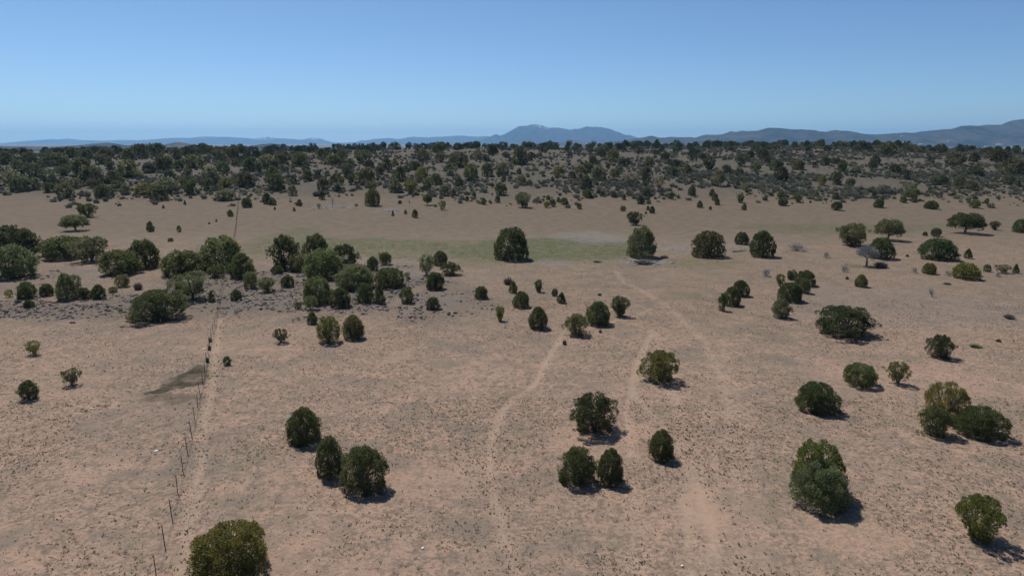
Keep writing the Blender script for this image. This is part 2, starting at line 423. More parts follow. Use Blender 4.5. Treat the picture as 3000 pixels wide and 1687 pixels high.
# ------------------------------------------------------------------ plant materials
def foliage_mat(name):
    m, nt, out = new_mat(name)
    t = attr(nt, 'tint')
    base = mixc(nt, t, (0.07, 0.081, 0.036), (0.198, 0.208, 0.088))
    oi = nt.nodes.new('ShaderNodeObjectInfo')
    base = mixc(nt, 1.0, base, oi.outputs['Color'], 'MULTIPLY')
    bs = nd(nt, 'ShaderNodeBsdfPrincipled', i_Roughness=0.7)
    bs.inputs['Specular IOR Level'].default_value = 0.25
    nt.links.new(base, bs.inputs['Base Color'])
    tr = nt.nodes.new('ShaderNodeBsdfTranslucent'); nt.links.new(base, tr.inputs['Color'])
    mx = nt.nodes.new('ShaderNodeMixShader'); mx.inputs[0].default_value = 0.45
    nt.links.new(bs.outputs[0], mx.inputs[1]); nt.links.new(tr.outputs[0], mx.inputs[2])
    nt.links.new(mx.outputs[0], out.inputs['Surface'])
    return m
M_LEAF = foliage_mat('juniper_foliage')

def plain_mat(name, c1, c2, scale=6.0, rough=0.9):
    m, nt, out = new_mat(name)
    tc = nt.nodes.new('ShaderNodeTexCoord').outputs['Object']
    col = mixc(nt, ramp(nt, noise(nt, tc, scale, 4, 0.65), 0.35, 0.65), c1, c2)
    bs = nd(nt, 'ShaderNodeBsdfPrincipled', i_Roughness=rough)
    bs.inputs['Specular IOR Level'].default_value = 0.15
    nt.links.new(col, bs.inputs['Base Color']); nt.links.new(bs.outputs[0], out.inputs['Surface'])
    return m
M_BARK = plain_mat('shaggy_bark', (0.12, 0.105, 0.09), (0.26, 0.235, 0.21), 9)
M_DEAD = plain_mat('weathered_dead_wood', (0.2, 0.19, 0.185), (0.36, 0.345, 0.34), 5)
M_RUST = plain_mat('rusty_steel', (0.055, 0.04, 0.032), (0.105, 0.07, 0.05), 14, 0.8)
M_WIRE = plain_mat('dull_wire', (0.12, 0.10, 0.09), (0.18, 0.15, 0.13), 4, 0.6)
M_WHITE = plain_mat('white_paint', (0.72, 0.72, 0.70), (0.8, 0.8, 0.79), 3, 0.6)

def attr_mat(name, attrname='shade', rough=0.9, trans=0.0):
    m, nt, out = new_mat(name)
    c = attr(nt, attrname, 'Color')
    bs = nd(nt, 'ShaderNodeBsdfPrincipled', i_Roughness=rough)
    bs.inputs['Specular IOR Level'].default_value = 0.1
    nt.links.new(c, bs.inputs['Base Color'])
    if trans:
        tr = nt.nodes.new('ShaderNodeBsdfTranslucent'); nt.links.new(c, tr.inputs['Color'])
        mx = nt.nodes.new('ShaderNodeMixShader'); mx.inputs[0].default_value = trans
        nt.links.new(bs.outputs[0], mx.inputs[1]); nt.links.new(tr.outputs[0], mx.inputs[2])
        nt.links.new(mx.outputs[0], out.inputs['Surface'])
    else:
        nt.links.new(bs.outputs[0], out.inputs['Surface'])
    return m

# ------------------------------------------------------------------ junipers: crowns and trunks, in a unit box (width 1, height 1)
def prof(kind, z):
    z = np.clip(z, 0, 1)
    if kind == 'egg':
        return np.where(z > .36, .5 * np.clip(1 - ((z - .36) / .64) ** 1.7, 0, 1) ** .68, .5 * (.86 + .14 * z / .36))
    if kind == 'dome':
        return np.where(z > .26, .5 * np.sqrt(np.clip(1 - ((z - .26) / .74) ** 2.2, 0, 1)), .5 * (.92 + .08 * z / .26))
    if kind == 'ball':
        return np.where(z > .48, .5 * np.sqrt(np.clip(1 - ((z - .48) / .52) ** 2, 0, 1)), .5 * (.5 + .5 * np.sqrt(np.clip(1 - ((.48 - z) / .48) ** 2, 0, 1))))
    if kind == 'cone':
        return np.where(z > .22, .5 * (1 - (z - .22) / .78) ** .72, .5 * (.8 + .2 * z / .22))
    if kind == 'vase':
        return np.where(z > .62, .5 * np.sqrt(np.clip(1 - ((z - .62) / .38) ** 2, 0, 1)), .5 * (.3 + .7 * (z / .62) ** .8))
    if kind == 'umbrella':
        zz = (z - .3) / .7
        return np.where(zz > .25, .5 * np.sqrt(np.clip(1 - ((zz - .25) / .75) ** 2, 0, 1)), np.where(zz > 0, .5 * (.82 + .18 * zz / .25), 0.0))
    return np.where(z > .3, .5 * np.sqrt(np.clip(1 - ((z - .3) / .7) ** 1.8, 0, 1)), .5 * (.7 + .3 * z / .3))

def unit(v):
    return v / np.maximum(np.linalg.norm(v, axis=-1, keepdims=True), 1e-9)

SPEC = {  # profile, lobes, lobe radius, surface unevenness, lowest foliage, leaf factor
    'dome': ('dome', 70, (.10, .17), .05, .03, 1.25), 'egg': ('egg', 64, (.10, .17), .06, .03, 1.2),
    'ball': ('ball', 56, (.10, .17), .06, .06, 1.1), 'cone': ('cone', 50, (.08, .15), .07, .03, 1.1),
    'ragged': ('rag', 46, (.08, .17), .17, .04, .92), 'open': ('vase', 34, (.07, .13), .14, .16, .55),
    'vase': ('vase', 44, (.08, .15), .10, .10, .8), 'umbrella': ('umbrella', 60, (.09, .15), .06, .30, 1.1),
    'pale': ('ball', 60, (.08, .15), .05, .10, .75), 'broad': ('rag', 70, (.08, .15), .12, .03, 1.2)}

def lobes_of(kind, r):
    p, n, (r0, r1), un, zlo, _ = SPEC[kind]
    n = int(n * 2.3)
    z = zlo + (0.95 - zlo) * r.random(n * 2) ** 0.85
    R = prof(p, z)
    keep = r.random(n * 2) < (R / 0.5) ** 0.7
    z, R = z[keep][:n], R[keep][:n]
    ph = r.random(len(z)) * 2 * math.pi
    rad = r.uniform(r0, r1, len(z)) * .66
    a1, a2, a3 = r.random(3) * 6.283
    q = 1.0 if kind in ('ragged', 'broad', 'open', 'vase') else .5
    low = 1 + q * .13 * np.sin(2 * ph + a1 + 2 * z) + q * .09 * np.sin(3 * ph + a2 - 3 * z) + .07 * np.sin(5 * ph + a3 + 5 * z)
    RR = np.maximum(R - rad * 0.85, 0.02) * low * (1 + (un + .02) * r.normal(size=len(z)))
    c = np.stack([RR * np.cos(ph), RR * np.sin(ph), z * (1 - .5 * rad)], -1)
    c[:, 2] = np.minimum(c[:, 2], 1 - rad * 1.5)
    m = max(6, n // 7)       # inner lobes close the middle
    zi = zlo + (0.75 - zlo) * r.random(m)
    Ri = prof(p, zi) * .5 * np.sqrt(r.random(m)); pi_ = r.random(m) * 6.283
    ci = np.stack([Ri * np.cos(pi_), Ri * np.sin(pi_), zi], -1)
    return np.vstack([c, ci]), np.concatenate([rad, r.uniform(r0, r1, m) * .9])

def crown_arrays(kind, seed, n, L):
    r = np.random.default_rng(seed)
    c, rad = lobes_of(kind, r)
    ltint = r.normal(0, .13, len(c))
    n = int(n * SPEC[kind][5])
    k_xy = .5 / (np.percentile(np.hypot(c[:, 0], c[:, 1]), 95) + .07); k_z = 1 / (np.percentile(c[:, 2] + 1.3 * rad, 98) + .01)
    c = c * np.array([k_xy, k_xy, k_z])
    j = r.choice(len(c), n, p=rad ** 1.6 / (rad ** 1.6).sum())
    out_ = unit(c[j] - np.array([0, 0, .3]))
    d = unit(r.normal(size=(n, 3)) + .7 * out_ + np.array([0, 0, .25]))
    p = c[j] + d * np.array([1, 1, 1.55]) * (rad[j] * (0.5 + 0.55 * r.random(n) ** .6))[:, None]
    p[:, 2] = np.maximum(p[:, 2], .01)
    ax = unit(.6 * d + .35 * out_ + np.array([0, 0, 1.0]) + .5 * r.normal(size=(n, 3)))
    sd = unit(np.cross(ax, r.normal(size=(n, 3))))
    l = L * r.uniform(.6, 1.35, n)[:, None]; w = l * r.uniform(.3, .5, n)[:, None]
    v = np.stack([p - ax * l * .3, p + ax * l * .2 + sd * w * .5, p + ax * l * .75, p + ax * l * .2 - sd * w * .5], 1).reshape(-1, 3)
    f = np.arange(n * 4).reshape(n, 4)
    t = np.clip(.42 + ltint[j] + r.normal(0, .17, n), 0, 1)
    return v, f, np.repeat(t, 4), c, rad

def tube(pts, radii, k=4):
    pts = np.asarray(pts, float); V = []; F = []
    for i, (p, q) in enumerate(zip(pts, radii)):
        t = pts[min(i + 1, len(pts) - 1)] - pts[max(i - 1, 0)]
        t = t / max(np.linalg.norm(t), 1e-9)
        a = np.cross(t, [0.31, 0.9, 0.2]); a /= max(np.linalg.norm(a), 1e-9); b = np.cross(t, a)
        for m in range(k):
            ang = 2 * math.pi * m / k
            V.append(p + q * (math.cos(ang) * a + math.sin(ang) * b))
    for i in range(len(pts) - 1):
        for m in range(k):
            F.append((i * k + m, i * k + (m + 1) % k, (i + 1) * k + (m + 1) % k, (i + 1) * k + m))
    return np.array(V), np.array(F)

class Acc:
    def __init__(s): s.v = []; s.f = []; s.n = 0
    def put(s, V, F):
        s.v.append(V); s.f.append(F + s.n); s.n += len(V)
    def get(s): return np.vstack(s.v), np.vstack(s.f)

def trunk_arrays(kind, seed, c, rad, nl):
    r = np.random.default_rng(seed + 900)
    A = Acc()
    single = kind == 'umbrella'
    stems = 1 if single else (2 if kind in ('cone', 'egg') else 4)
    pick = r.choice(len(c), min(nl, len(c)), replace=False)
    forks = []
    for s in range(stems):
        a = r.random() * 6.283; tilt = 0.02 if single else .10
        b = np.array([.02 * math.cos(a), .02 * math.sin(a), -.03])
        top = np.array([tilt * math.cos(a), tilt * math.sin(a), .32 if single else .28])
        A.put(*tube([b, (b + top) / 2 + r.normal(0, .01, 3), top], [.05 if single else .032, .034 if single else .024, .022], 6))
        forks.append(top)
    forks = np.array(forks)
    for i in pick:
        e = c[i]
        st = forks[np.argmin(((forks - e) ** 2).sum(1))] * r.uniform(.55, 1)
        mid = (st + e) / 2 + np.array([0, 0, -.03 + .05 * r.random()]) + r.normal(0, .02, 3)
        A.put(*tube([st, mid, e, e + unit(e - mid) * rad[i] * .7], [.015, .010, .006, .002], 4))
    return A.get()

PROTO = {}
def proto(kind, var, lod):
    key = (kind, var, lod)
    if key in PROTO: return PROTO[key]
    seed = sum(map(ord, kind)) * 31 + var * 7 + 1
    n, L = {0: (14500, .040), 1: (3800, .074), 2: (900, .145)}[lod]
    v, f, t, c, rad = crown_arrays(kind, seed, n, L)
    bv, bf = trunk_arrays(kind, seed, c, rad, {0: 34, 1: 22, 2: 5}[lod] * (2 if kind in ('pale', 'open', 'vase') and lod < 2 else 1))
    cm = mesh_from('crown', v, f, attrs=dict(tint=t)); cm.materials.append(M_LEAF)
    tm = mesh_from('trunk', bv, bf, smooth=True); tm.materials.append(M_BARK)
    PROTO[key] = (cm, tm)
    return PROTO[key]

TONE = {'d': (.80, .86, .80), 'g': (1.0, 1.04, .92), 'y': (1.4, 1.34, .86), 's': (1.45, 1.42, 1.5), 'p': (1.95, 1.8, 1.25), 'k': (.62, .68, .66)}
TAKEN = []   # ground positions of everything already planted

def place(px, base, w, h, k=.9, j=.75):
    """crown outline measured in source pixels -> ground point, real width, real height"""
    x, y, z, mpp, s = ground_at(px, base)
    a = w * mpp / 2; cth = math.sqrt(1 - s * s)
    H = max((h * mpp - k * a * s) / cth, .4 * h * mpp)
    up = j * a * s / mpp
    x, y, z, mpp, s = ground_at(px, base - max(up, 0))
    return x, y, z, w * mpp, H

trees = []
def tree(px, base, w, h, kind, tone, label, group=None, name='juniper_tree', cat='juniper tree', lod=None):
    x, y, z, W, H = place(px, base, w, h, *((.35, .1) if kind == 'umbrella' else (.6, .45) if kind in ('vase', 'open', 'pale') else (.9, .75)))
    r = np.random.default_rng(int(px * 13 + base * 7))
    if lod is None: lod = 0 if w > 55 and base > 850 else 1 if w > 24 else 2
    var = int(r.integers(0, 3))
    cm, tm = proto(kind, var, lod)
    col = np.array(TONE[tone]) * r.uniform(.88, 1.14) * (1 + r.normal(0, .04, 3))
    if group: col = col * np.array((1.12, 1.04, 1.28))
    rz = r.random() * 6.283
    sx = W * r.uniform(.97, 1.03); sy = W * r.uniform(.92, 1.05)
    root = add(name, None, None, label=label, category=cat, group=group)
    root.location = (x, y, z - .02); root.rotation_euler = (0, 0, rz); root.scale = (sx, sy, H)
    a_ = add('crown', cm, M_LEAF, root); a_.color = (*col, 1)
    add('trunk', tm, M_BARK, root)
    TAKEN.append((x, y, W / 2)); trees.append(root)
    return root


# ------------------------------------------------------------------ the junipers one can tell apart: centre, foot, width, height as measured, form, tone, label
FORE = [
 (680, 1722, 214, 182, 'dome', 'y', 'big bright green juniper cut off by the bottom edge, beside the fence path'),
 (1068, 1452, 142, 145, 'egg', 'g', 'large round juniper, nearest of the diagonal row of three left of centre'),
 (968, 1402, 84, 122, 'egg', 'g', 'slim juniper in the middle of the diagonal row of three left of centre'),
 (892, 1306, 105, 113, 'egg', 'd', 'dark egg shaped juniper at the back of the diagonal row of three'),
 (1036, 996, 66, 74, 'egg', 'g', 'dark green juniper standing right against a pale yellowish one'),
 (963, 1005, 76, 78, 'pale', 'y', 'pale yellowish juniper touching a darker one on its right'),
 (915, 951, 31, 38, 'egg', 'd', 'small dark juniper just behind the pale yellowish juniper'),
 (823, 1005, 50, 42, 'open', 'g', 'small scraggly juniper alone left of the pale yellowish one'),
 (99, 1041, 50, 43, 'open', 'p', 'rusty topped bush alone near the left edge below the rubble'),
 (210, 1131, 56, 52, 'open', 's', 'small two lobed grey green bush left of the damp patch'),
 (87, 1174, 60, 61, 'ragged', 'd', 'small clumpy dark juniper nearest the left edge in the foreground'),
 (666, 1071, 25, 29, 'ragged', 'd', 'tiny dark juniper just right of the fence path above the damp patch'),
 (1577, 966, 58, 68, 'egg', 'g', 'pointed juniper left of the mid row, where the curving track begins'),
 (1690, 988, 76, 70, 'ragged', 's', 'grey green lobed juniper leaning in front of a taller egg shaped one'),
 (1752, 956, 76, 74, 'egg', 'g', 'tall egg shaped juniper behind the grey green lobed one'),
 (1815, 928, 57, 60, 'vase', 'g', 'juniper at the back right of the row of four by the curving track'),
 (1935, 1128, 118, 102, 'ragged', 'y', 'broad feathery juniper beside the thin track right of centre'),
 (1738, 1280, 160, 130, 'ragged', 'k', 'large dark ragged juniper with bare limbs showing, centre foreground'),
 (1937, 1352, 78, 92, 'egg', 'g', 'upright juniper alone between the curving track and wheel ruts'),
 (1690, 1426, 110, 116, 'egg', 'g', 'taller of two touching junipers with dark shade in front'),
 (1788, 1424, 84, 108, 'egg', 'd', 'slimmer right one of two touching junipers in the foreground'),
 (2288, 935, 57, 61, 'ragged', 's', 'grey green juniper at the front end of the diagonal row right of centre'),
 (2468, 992, 172, 98, 'ragged', 'k', 'very broad dark juniper mound standing alone at right'),
 (2752, 1053, 75, 75, 'ragged', 'k', 'dark upright juniper alone behind the pair at right'),
 (2518, 1137, 98, 72, 'ball', 'g', 'wide round juniper, left one of a pair at right'),
 (2630, 1128, 66, 68, 'open', 'y', 'thin see through juniper, right one of a pair at right'),
 (2393, 1214, 118, 95, 'dome', 'd', 'dense dark dome shaped juniper alone at right'),
 (2770, 1232, 122, 112, 'pale', 'p', 'pale olive juniper with grey stems behind two darker ones'),
 (2738, 1284, 97, 94, 'ragged', 'g', 'smaller left juniper in front of the pale olive one'),
 (2873, 1288, 130, 98, 'dome', 'd', 'dense dark mound shaped juniper right of the pale olive one'),
 (2392, 1450, 150, 155, 'pale', 'y', 'loose pale topped juniper standing behind a dense one at lower right'),
 (2400, 1504, 172, 145, 'dome', 's', 'large dense grey green juniper in front of a loose pale topped one'),
 (2864, 1590, 140, 132, 'vase', 'y', 'vase shaped juniper with bare limbs at the lower right corner'),
 (465, 945, 178, 98, 'ragged', 'd', 'very broad dark juniper with spreading limbs left of the fence'),
 (458, 893, 72, 46, 'ragged', 's', 'grey green bush peeping out behind the very broad dark juniper'),
 (79, 876, 57, 52, 'egg', 'g', 'rounded juniper second from the left in the row above the rubble'),
 (138, 868, 39, 37, 'dome', 'k', 'small dark juniper between two rounder ones in the left row'),
 (196, 880, 55, 80, 'egg', 's', 'tall grey green juniper in the left row above the rubble'),
 (224, 865, 40, 60, 'open', 's', 'paler stem behind the tall grey green juniper in the left row'),
 (246, 878, 39, 36, 'dome', 'd', 'small dark juniper right of the tall grey green one'),
 (290, 877, 42, 44, 'egg', 'd', 'rightmost dark juniper of the row above the rubble'),
 (28, 871, 23, 23, 'pale', 'p', 'tiny pale bush at the left end of the row above the rubble'),
 (86, 902, 28, 24, 'dome', 'k', 'tiny dark juniper among the stones at far left'),
 (360, 842, 40, 38, 'ball', 's', 'grey green bush in front of the two big merged junipers'),
 (331, 858, 30, 19, 'ragged', 's', 'low spreading grey green bush right of the left row'),
 (423, 788, 90, 86, 'dome', 'd', 'tall dark domed juniper, right half of a merged pair'),
 (353, 808, 124, 76, 'broad', 'g', 'low wide juniper, left half of a merged pair'),
 (45, 762, 135, 98, 'broad', 'k', 'huge dark juniper at the left edge, behind another'),
 (38, 820, 142, 102, 'broad', 's', 'huge grey green juniper at the left edge, in front of a darker one'),
 (190, 762, 120, 70, 'broad', 'g', 'left one of the wide juniper clump near the left edge'),
 (267, 768, 104, 75, 'vase', 's', 'rounded grey green juniper at the right of the wide clump near the left edge'),
 (150, 752, 60, 52, 'ragged', 'd', 'dark juniper at the left end of the wide clump near the left edge'),
 (650, 795, 120, 104, 'dome', 's', 'tall juniper at the back of the big clump the fence runs through'),
 (535, 812, 122, 78, 'broad', 'g', 'low green juniper on the left side of the fence clump'),
 (560, 882, 130, 86, 'open', 's', 'open grey juniper with visible trunks at the front of the fence clump'),
 (710, 818, 78, 76, 'egg', 'g', 'rounded green juniper on the right side of the fence clump'),
 (735, 847, 44, 52, 'ball', 's', 'grey green bush in front of the rounded juniper right of the fence'),
 (632, 815, 52, 36, 'ragged', 'g', 'low green bush in the hollow of the fence clump'),
 (620, 886, 22, 33, 'cone', 'd', 'small dark juniper close to the fence by the rubble'),
 (693, 882, 33, 34, 'egg', 'd', 'small dark juniper on the stony ground right of the fence'),
 (838, 792, 86, 104, 'ragged', 'k', 'tall ragged dark juniper at the left of the central thicket'),
 (928, 784, 80, 98, 'dome', 'g', 'rounded green juniper at the back of the central thicket'),
 (1010, 788, 86, 74, 'ragged', 'k', 'dark clumpy juniper at the right back of the central thicket'),
 (952, 820, 114, 92, 'dome', 's', 'large grey green juniper in the middle of the central thicket'),
 (878, 798, 70, 56, 'ball', 's', 'grey green juniper left of the middle of the central thicket'),
 (812, 803, 38, 26, 'ragged', 'd', 'low dark bush at the left foot of the central thicket'),
 (1040, 853, 122, 80, 'broad', 's', 'wide grey green juniper at the front right of the central thicket'),
 (1055, 826, 62, 46, 'egg', 'g', 'green juniper crown rising behind the wide grey green one'),
 (1140, 846, 86, 62, 'dome', 'g', 'rounded green juniper at the right end of the central thicket'),
 (932, 892, 86, 82, 'dome', 's', 'tall grey green juniper at the front left of the central thicket'),
 (998, 903, 63, 60, 'egg', 'd', 'dark rounded juniper in front of the central thicket'),
 (912, 909, 48, 42, 'open', 's', 'thin grey bush at the front left corner of the central thicket'),
 (874, 907, 21, 22, 'ragged', 'd', 'tiny dark bush left of the thin grey bush'),
 (1070, 889, 52, 60, 'egg', 'g', 'left one of two narrow junipers touching, in front of the thicket'),
 (1112, 892, 35, 61, 'cone', 'g', 'narrow pointed right one of two touching junipers'),
 (1193, 890, 48, 51, 'ragged', 'g', 'upright tufted juniper on grey stony ground right of the thicket'),
 (1275, 851, 60, 54, 'dome', 'd', 'dense dark rounded juniper on the grey stony ground'),
 (1250, 808, 55, 60, 'open', 's', 'open grey juniper with a pale trunk above the dark rounded one'),
 (1290, 779, 44, 44, 'egg', 'g', 'green juniper behind the open grey one with pale trunk'),
 (1318, 809, 66, 42, 'ragged', 'd', 'low wide juniper right of the open grey one'),
 (1092, 794, 33, 43, 'egg', 'd', 'dark juniper left of the pale half dead dome'),
 (1130, 777, 34, 38, 'ball', 'g', 'green right half of the pale half dead domed juniper'),
 (1269, 909, 42, 38, 'dome', 'd', 'dark dome juniper at the lower edge of the grey stony ground'),
 (1410, 877, 41, 39, 'dome', 'd', 'small dark dome juniper alone right of the stony ground'),
 (1464, 941, 28, 44, 'vase', 'y', 'small lollipop shaped juniper alone on open soil'),
 (780, 857, 53, 44, 'vase', 's', 'grey green vase shaped bush on the stony ground by the thicket'),
 (843, 843, 37, 37, 'egg', 'd', 'small dark juniper below the tall ragged one'),
 (1193, 817, 20, 19, 'open', 's', 'tiny grey bush between thicket and pale trunked juniper'),
 (1497, 765, 108, 99, 'dome', 'd', 'large dark juniper at the edge of the green meadow, centre'),
 (1503, 859, 26, 35, 'egg', 'g', 'small narrow juniper beside a brownish bush below the green meadow'),
 (1527, 903, 51, 50, 'egg', 'd', 'rounded dark juniper left of the small twin junipers'),
 (1578, 856, 29, 37, 'vase', 'g', 'small juniper on a short trunk below the green meadow'),
 (1625, 868, 20, 22, 'ball', 'k', 'smaller back one of two tiny twin junipers'),
 (1645, 889, 27, 33, 'cone', 'd', 'cone shaped front one of two tiny twin junipers'),
 (1878, 757, 80, 92, 'dome', 's', 'juniper with grey brush at its foot in the green meadow'),
 (2074, 756, 96, 78, 'dome', 'd', 'broad dark juniper at the right end of the green meadow'),
 (2172, 717, 42, 37, 'dome', 'k', 'small dark juniper behind the fallen log'),
 (2231, 755, 73, 78, 'egg', 'd', 'tall dark juniper right of the fallen log'),
 (2115, 912, 27, 53, 'ragged', 'g', 'narrow front juniper of the left group of three in a line'),
 (2142, 898, 54, 58, 'egg', 'g', 'middle juniper of the left group of three in a line'),
 (2168, 870, 56, 50, 'egg', 'd', 'back juniper of the left group of three in a line'),
 (2313, 887, 76, 61, 'dome', 'd', 'widest dark juniper in the diagonal row right of centre'),
 (2358, 840, 59, 48, 'dome', 'd', 'rounded dark juniper at the back of the diagonal row right of centre'),
 (2357, 861, 35, 46, 'ragged', 'g', 'green juniper squeezed between two darker ones in the diagonal row'),
 (2320, 821, 32, 30, 'ball', 'd', 'small round juniper at the very back of the diagonal row'),
 (2285, 840, 32, 37, 'open', 'y', 'thin yellowish juniper left of the diagonal row'),
 (2522, 842, 36, 38, 'egg', 'y', 'small rounded olive juniper alone below the grey leafless tree'),
 (2497, 722, 98, 67, 'vase', 'g', 'broad green juniper behind and left of the grey leafless tree'),
 (2603, 704, 79, 62, 'umbrella', 's', 'umbrella shaped grey green juniper on a short trunk at right'),
 (2580, 760, 72, 64, 'dome', 'd', 'dark juniper right behind the grey leafless tree'),
 (2829, 684, 96, 60, 'umbrella', 'd', 'umbrella shaped dark juniper with a clear trunk near the right edge'),
 (2745, 764, 101, 66, 'dome', 'd', 'broad round topped dark juniper right of the grey leafless tree'),
 (2741, 694, 31, 26, 'ball', 'g', 'small rounded juniper left of the umbrella shaped dark one'),
 (2710, 691, 13, 12, 'dome', 'k', 'tiny dark bush left of a small rounded juniper'),
 (2912, 674, 27, 26, 'vase', 'g', 'small juniper between the dark umbrella one and the right edge'),
 (2994, 683, 54, 41, 'dome', 'd', 'dark juniper cut by the right edge'),
 (2835, 758, 23, 29, 'cone', 'd', 'narrow pointed juniper right of the broad round topped one'),
 (2721, 804, 39, 34, 'dome', 'y', 'small rounded juniper in front of the broad round topped one'),
 (2829, 820, 76, 50, 'dome', 'y', 'low wide yellowish juniper near the right edge'),
 (2891, 797, 21, 23, 'egg', 's', 'small grey green bush right of the low wide yellowish juniper'),
 (2936, 801, 46, 26, 'open', 's', 'loose spreading grey green bush near the right edge'),
 (2975, 801, 19, 27, 'cone', 'd', 'small pointed dark juniper nearest the right edge'),
 (257, 637, 51, 40, 'vase', 'g', 'domed juniper on several trunks, left part of the brown meadow'),
 (220, 676, 76, 46, 'umbrella', 's', 'spreading grey green tree with flat bottom on a bare trunk at left'),
 (441, 679, 21, 29, 'egg', 'd', 'little egg shaped juniper alone in the brown meadow at left'),
 (525, 680, 14, 20, 'ragged', 'd', 'tiny crooked juniper in the brown meadow left of the fence'),
 (500, 708, 17, 11, 'dome', 'g', 'tiny low bush above the fence clump'),
 (675, 635, 17, 20, 'egg', 'g', 'tiny juniper just left of the far fence line'),
 (479, 611, 8, 11, 'cone', 'd', 'tiny dark sapling in the brown meadow, left of the far fence'),
 (542, 600, 9, 13, 'cone', 'd', 'tiny sapling at the far side of the brown meadow at left'),
 (634, 650, 6, 9, 'cone', 'd', 'tiny upright sapling close left of the far fence line'),
 (613, 657, 6, 6, 'dome', 'd', 'tiny round sapling left of the upright one by the far fence'),
 (723, 608, 31, 28, 'dome', 'd', 'round juniper just right of the far fence line'),
 (1857, 660, 46, 39, 'vase', 'k', 'dark mushroom shaped juniper alone above the green meadow'),
 (1092, 604, 46, 50, 'egg', 'g', 'tall juniper in front of the wood, left of centre'),
 (1253, 601, 28, 31, 'umbrella', 'g', 'lollipop shaped juniper on a thin trunk at the wood edge'),
 (1297, 616, 21, 27, 'vase', 's', 'small grey green juniper right of the lollipop shaped one'),
 (1216, 639, 18, 25, 'egg', 'd', 'narrow dark juniper alone in the brown meadow left of centre'),
 (1188, 627, 10, 13, 'cone', 'g', 'tiny sapling left of the narrow dark juniper'),
 (1151, 633, 8, 17, 'cone', 'd', 'thin pointed sapling by a streak of grey stones'),
 (878, 604, 16, 19, 'egg', 'd', 'small egg shaped juniper left of the dead upright stems'),
 (783, 598, 28, 33, 'egg', 'd', 'taller back one of a close pair right of the far fence'),
 (799, 601, 23, 21, 'dome', 'd', 'lower front one of a close pair right of the far fence'),
 (944, 585, 17, 25, 'egg', 'k', 'dark egg shaped juniper at the wood edge left of the dead stems'),
 (862, 619, 9, 11, 'egg', 'd', 'tiny dark juniper below the small egg shaped one'),
 (805, 615, 7, 10, 'cone', 'd', 'tiny sapling below the close pair right of the far fence'),
 (934, 612, 13, 15, 'open', 's', 'small grey bush at the left end of the grey stone streak'),
 (1368, 590, 11, 15, 'egg', 'd', 'tiny dark juniper at the wood edge, first of a row left of centre'),
 (1390, 580, 11, 17, 'egg', 'd', 'tiny dark juniper behind and right of the first of the row'),
 (1417, 600, 14, 20, 'egg', 'g', 'small juniper in the row at the wood edge left of centre'),
 (1458, 594, 15, 21, 'egg', 'd', 'last small juniper of the row at the wood edge left of centre'),
 (1172, 597, 13, 10, 'dome', 'g', 'low round bush in front of the wood left of the lollipop juniper'),
 (1532, 608, 48, 44, 'vase', 's', 'large round grey green juniper in front of the wood at centre'),
 (1602, 609, 18, 19, 'ball', 'p', 'pale little round juniper, left one of a row of three'),
 (1619, 606, 18, 20, 'ball', 'd', 'dark little round juniper beside a pale one'),
 (1652, 600, 23, 20, 'ball', 'd', 'wider round juniper at the right of the row of three'),
 (1636, 593, 13, 15, 'egg', 'd', 'tiny juniper behind the wider round one of the row'),
 (1606, 586, 13, 13, 'egg', 'd', 'tiny juniper behind the row of three'),
 (1697, 613, 16, 17, 'ball', 'd', 'small round juniper alone, nearest below the row of three'),
 (1694, 588, 13, 16, 'open', 'g', 'tiny juniper at the wood edge right of the row of three'),
 (1723, 581, 24, 25, 'egg', 'd', 'rounded juniper at the wood edge above the mushroom shaped one'),
 (1877, 598, 22, 24, 'egg', 'k', 'dark round juniper in front of the wood right of centre'),
 (1900, 587, 10, 15, 'egg', 'd', 'tiny juniper beside the dark round one right of centre'),
 (1828, 586, 12, 17, 'egg', 'd', 'narrow juniper left of the dark round one right of centre'),
 (1967, 584, 14, 21, 'egg', 'd', 'small juniper with a thin foot right of the dark round one'),
 (1798, 579, 16, 19, 'egg', 'g', 'small green juniper at the wood edge above the mushroom shaped one'),
 (1764, 576, 15, 16, 'cone', 'd', 'small pointed juniper at the wood edge near centre'),
 (1825, 619, 17, 16, 'ball', 'd', 'small rounded juniper up and left of the mushroom shaped one'),
 (1898, 617, 9, 14, 'egg', 'd', 'slim left one of a tiny pair above the mushroom shaped juniper'),
 (1910, 625, 17, 20, 'egg', 'k', 'larger right one of a tiny pair above the mushroom shaped juniper'),
 (1892, 628, 7, 8, 'ball', 'k', 'tiniest dot of juniper left of the tiny pair'),
 (2050, 609, 18, 20, 'egg', 'd', 'small juniper left of the stacked three in the meadow'),
 (2081, 615, 9, 10, 'ball', 'k', 'tiny ball juniper below the stacked three'),
 (2101, 601, 15, 19, 'egg', 'd', 'nearest of three junipers stacked one behind another'),
 (2094, 589, 19, 23, 'egg', 'd', 'middle of three junipers stacked one behind another'),
 (2086, 576, 18, 21, 'egg', 'd', 'farthest of three junipers stacked one behind another'),
 (2169, 594, 27, 25, 'vase', 'g', 'round juniper on a short foot right of the stacked three'),
 (2180, 616, 15, 18, 'egg', 'd', 'small egg juniper below the one on a short foot'),
 (2287, 581, 19, 19, 'ball', 'd', 'back one of two round junipers in a column at right'),
 (2293, 603, 29, 25, 'ball', 'd', 'front larger one of two round junipers in a column at right'),
 (2334, 593, 24, 26, 'umbrella', 's', 'grey green lollipop juniper right of the column of two'),
 (2321, 568, 11, 12, 'ball', 'd', 'tiny ball juniper behind the grey green lollipop one'),
 (2374, 595, 7, 7, 'dome', 'k', 'tiny dark dot right of the grey green lollipop juniper'),
 (2451, 617, 32, 26, 'ball', 'k', 'dark low round juniper alone in the meadow at right'),
 (2451, 585, 16, 16, 'ball', 'd', 'small round juniper behind the dark low round one'),
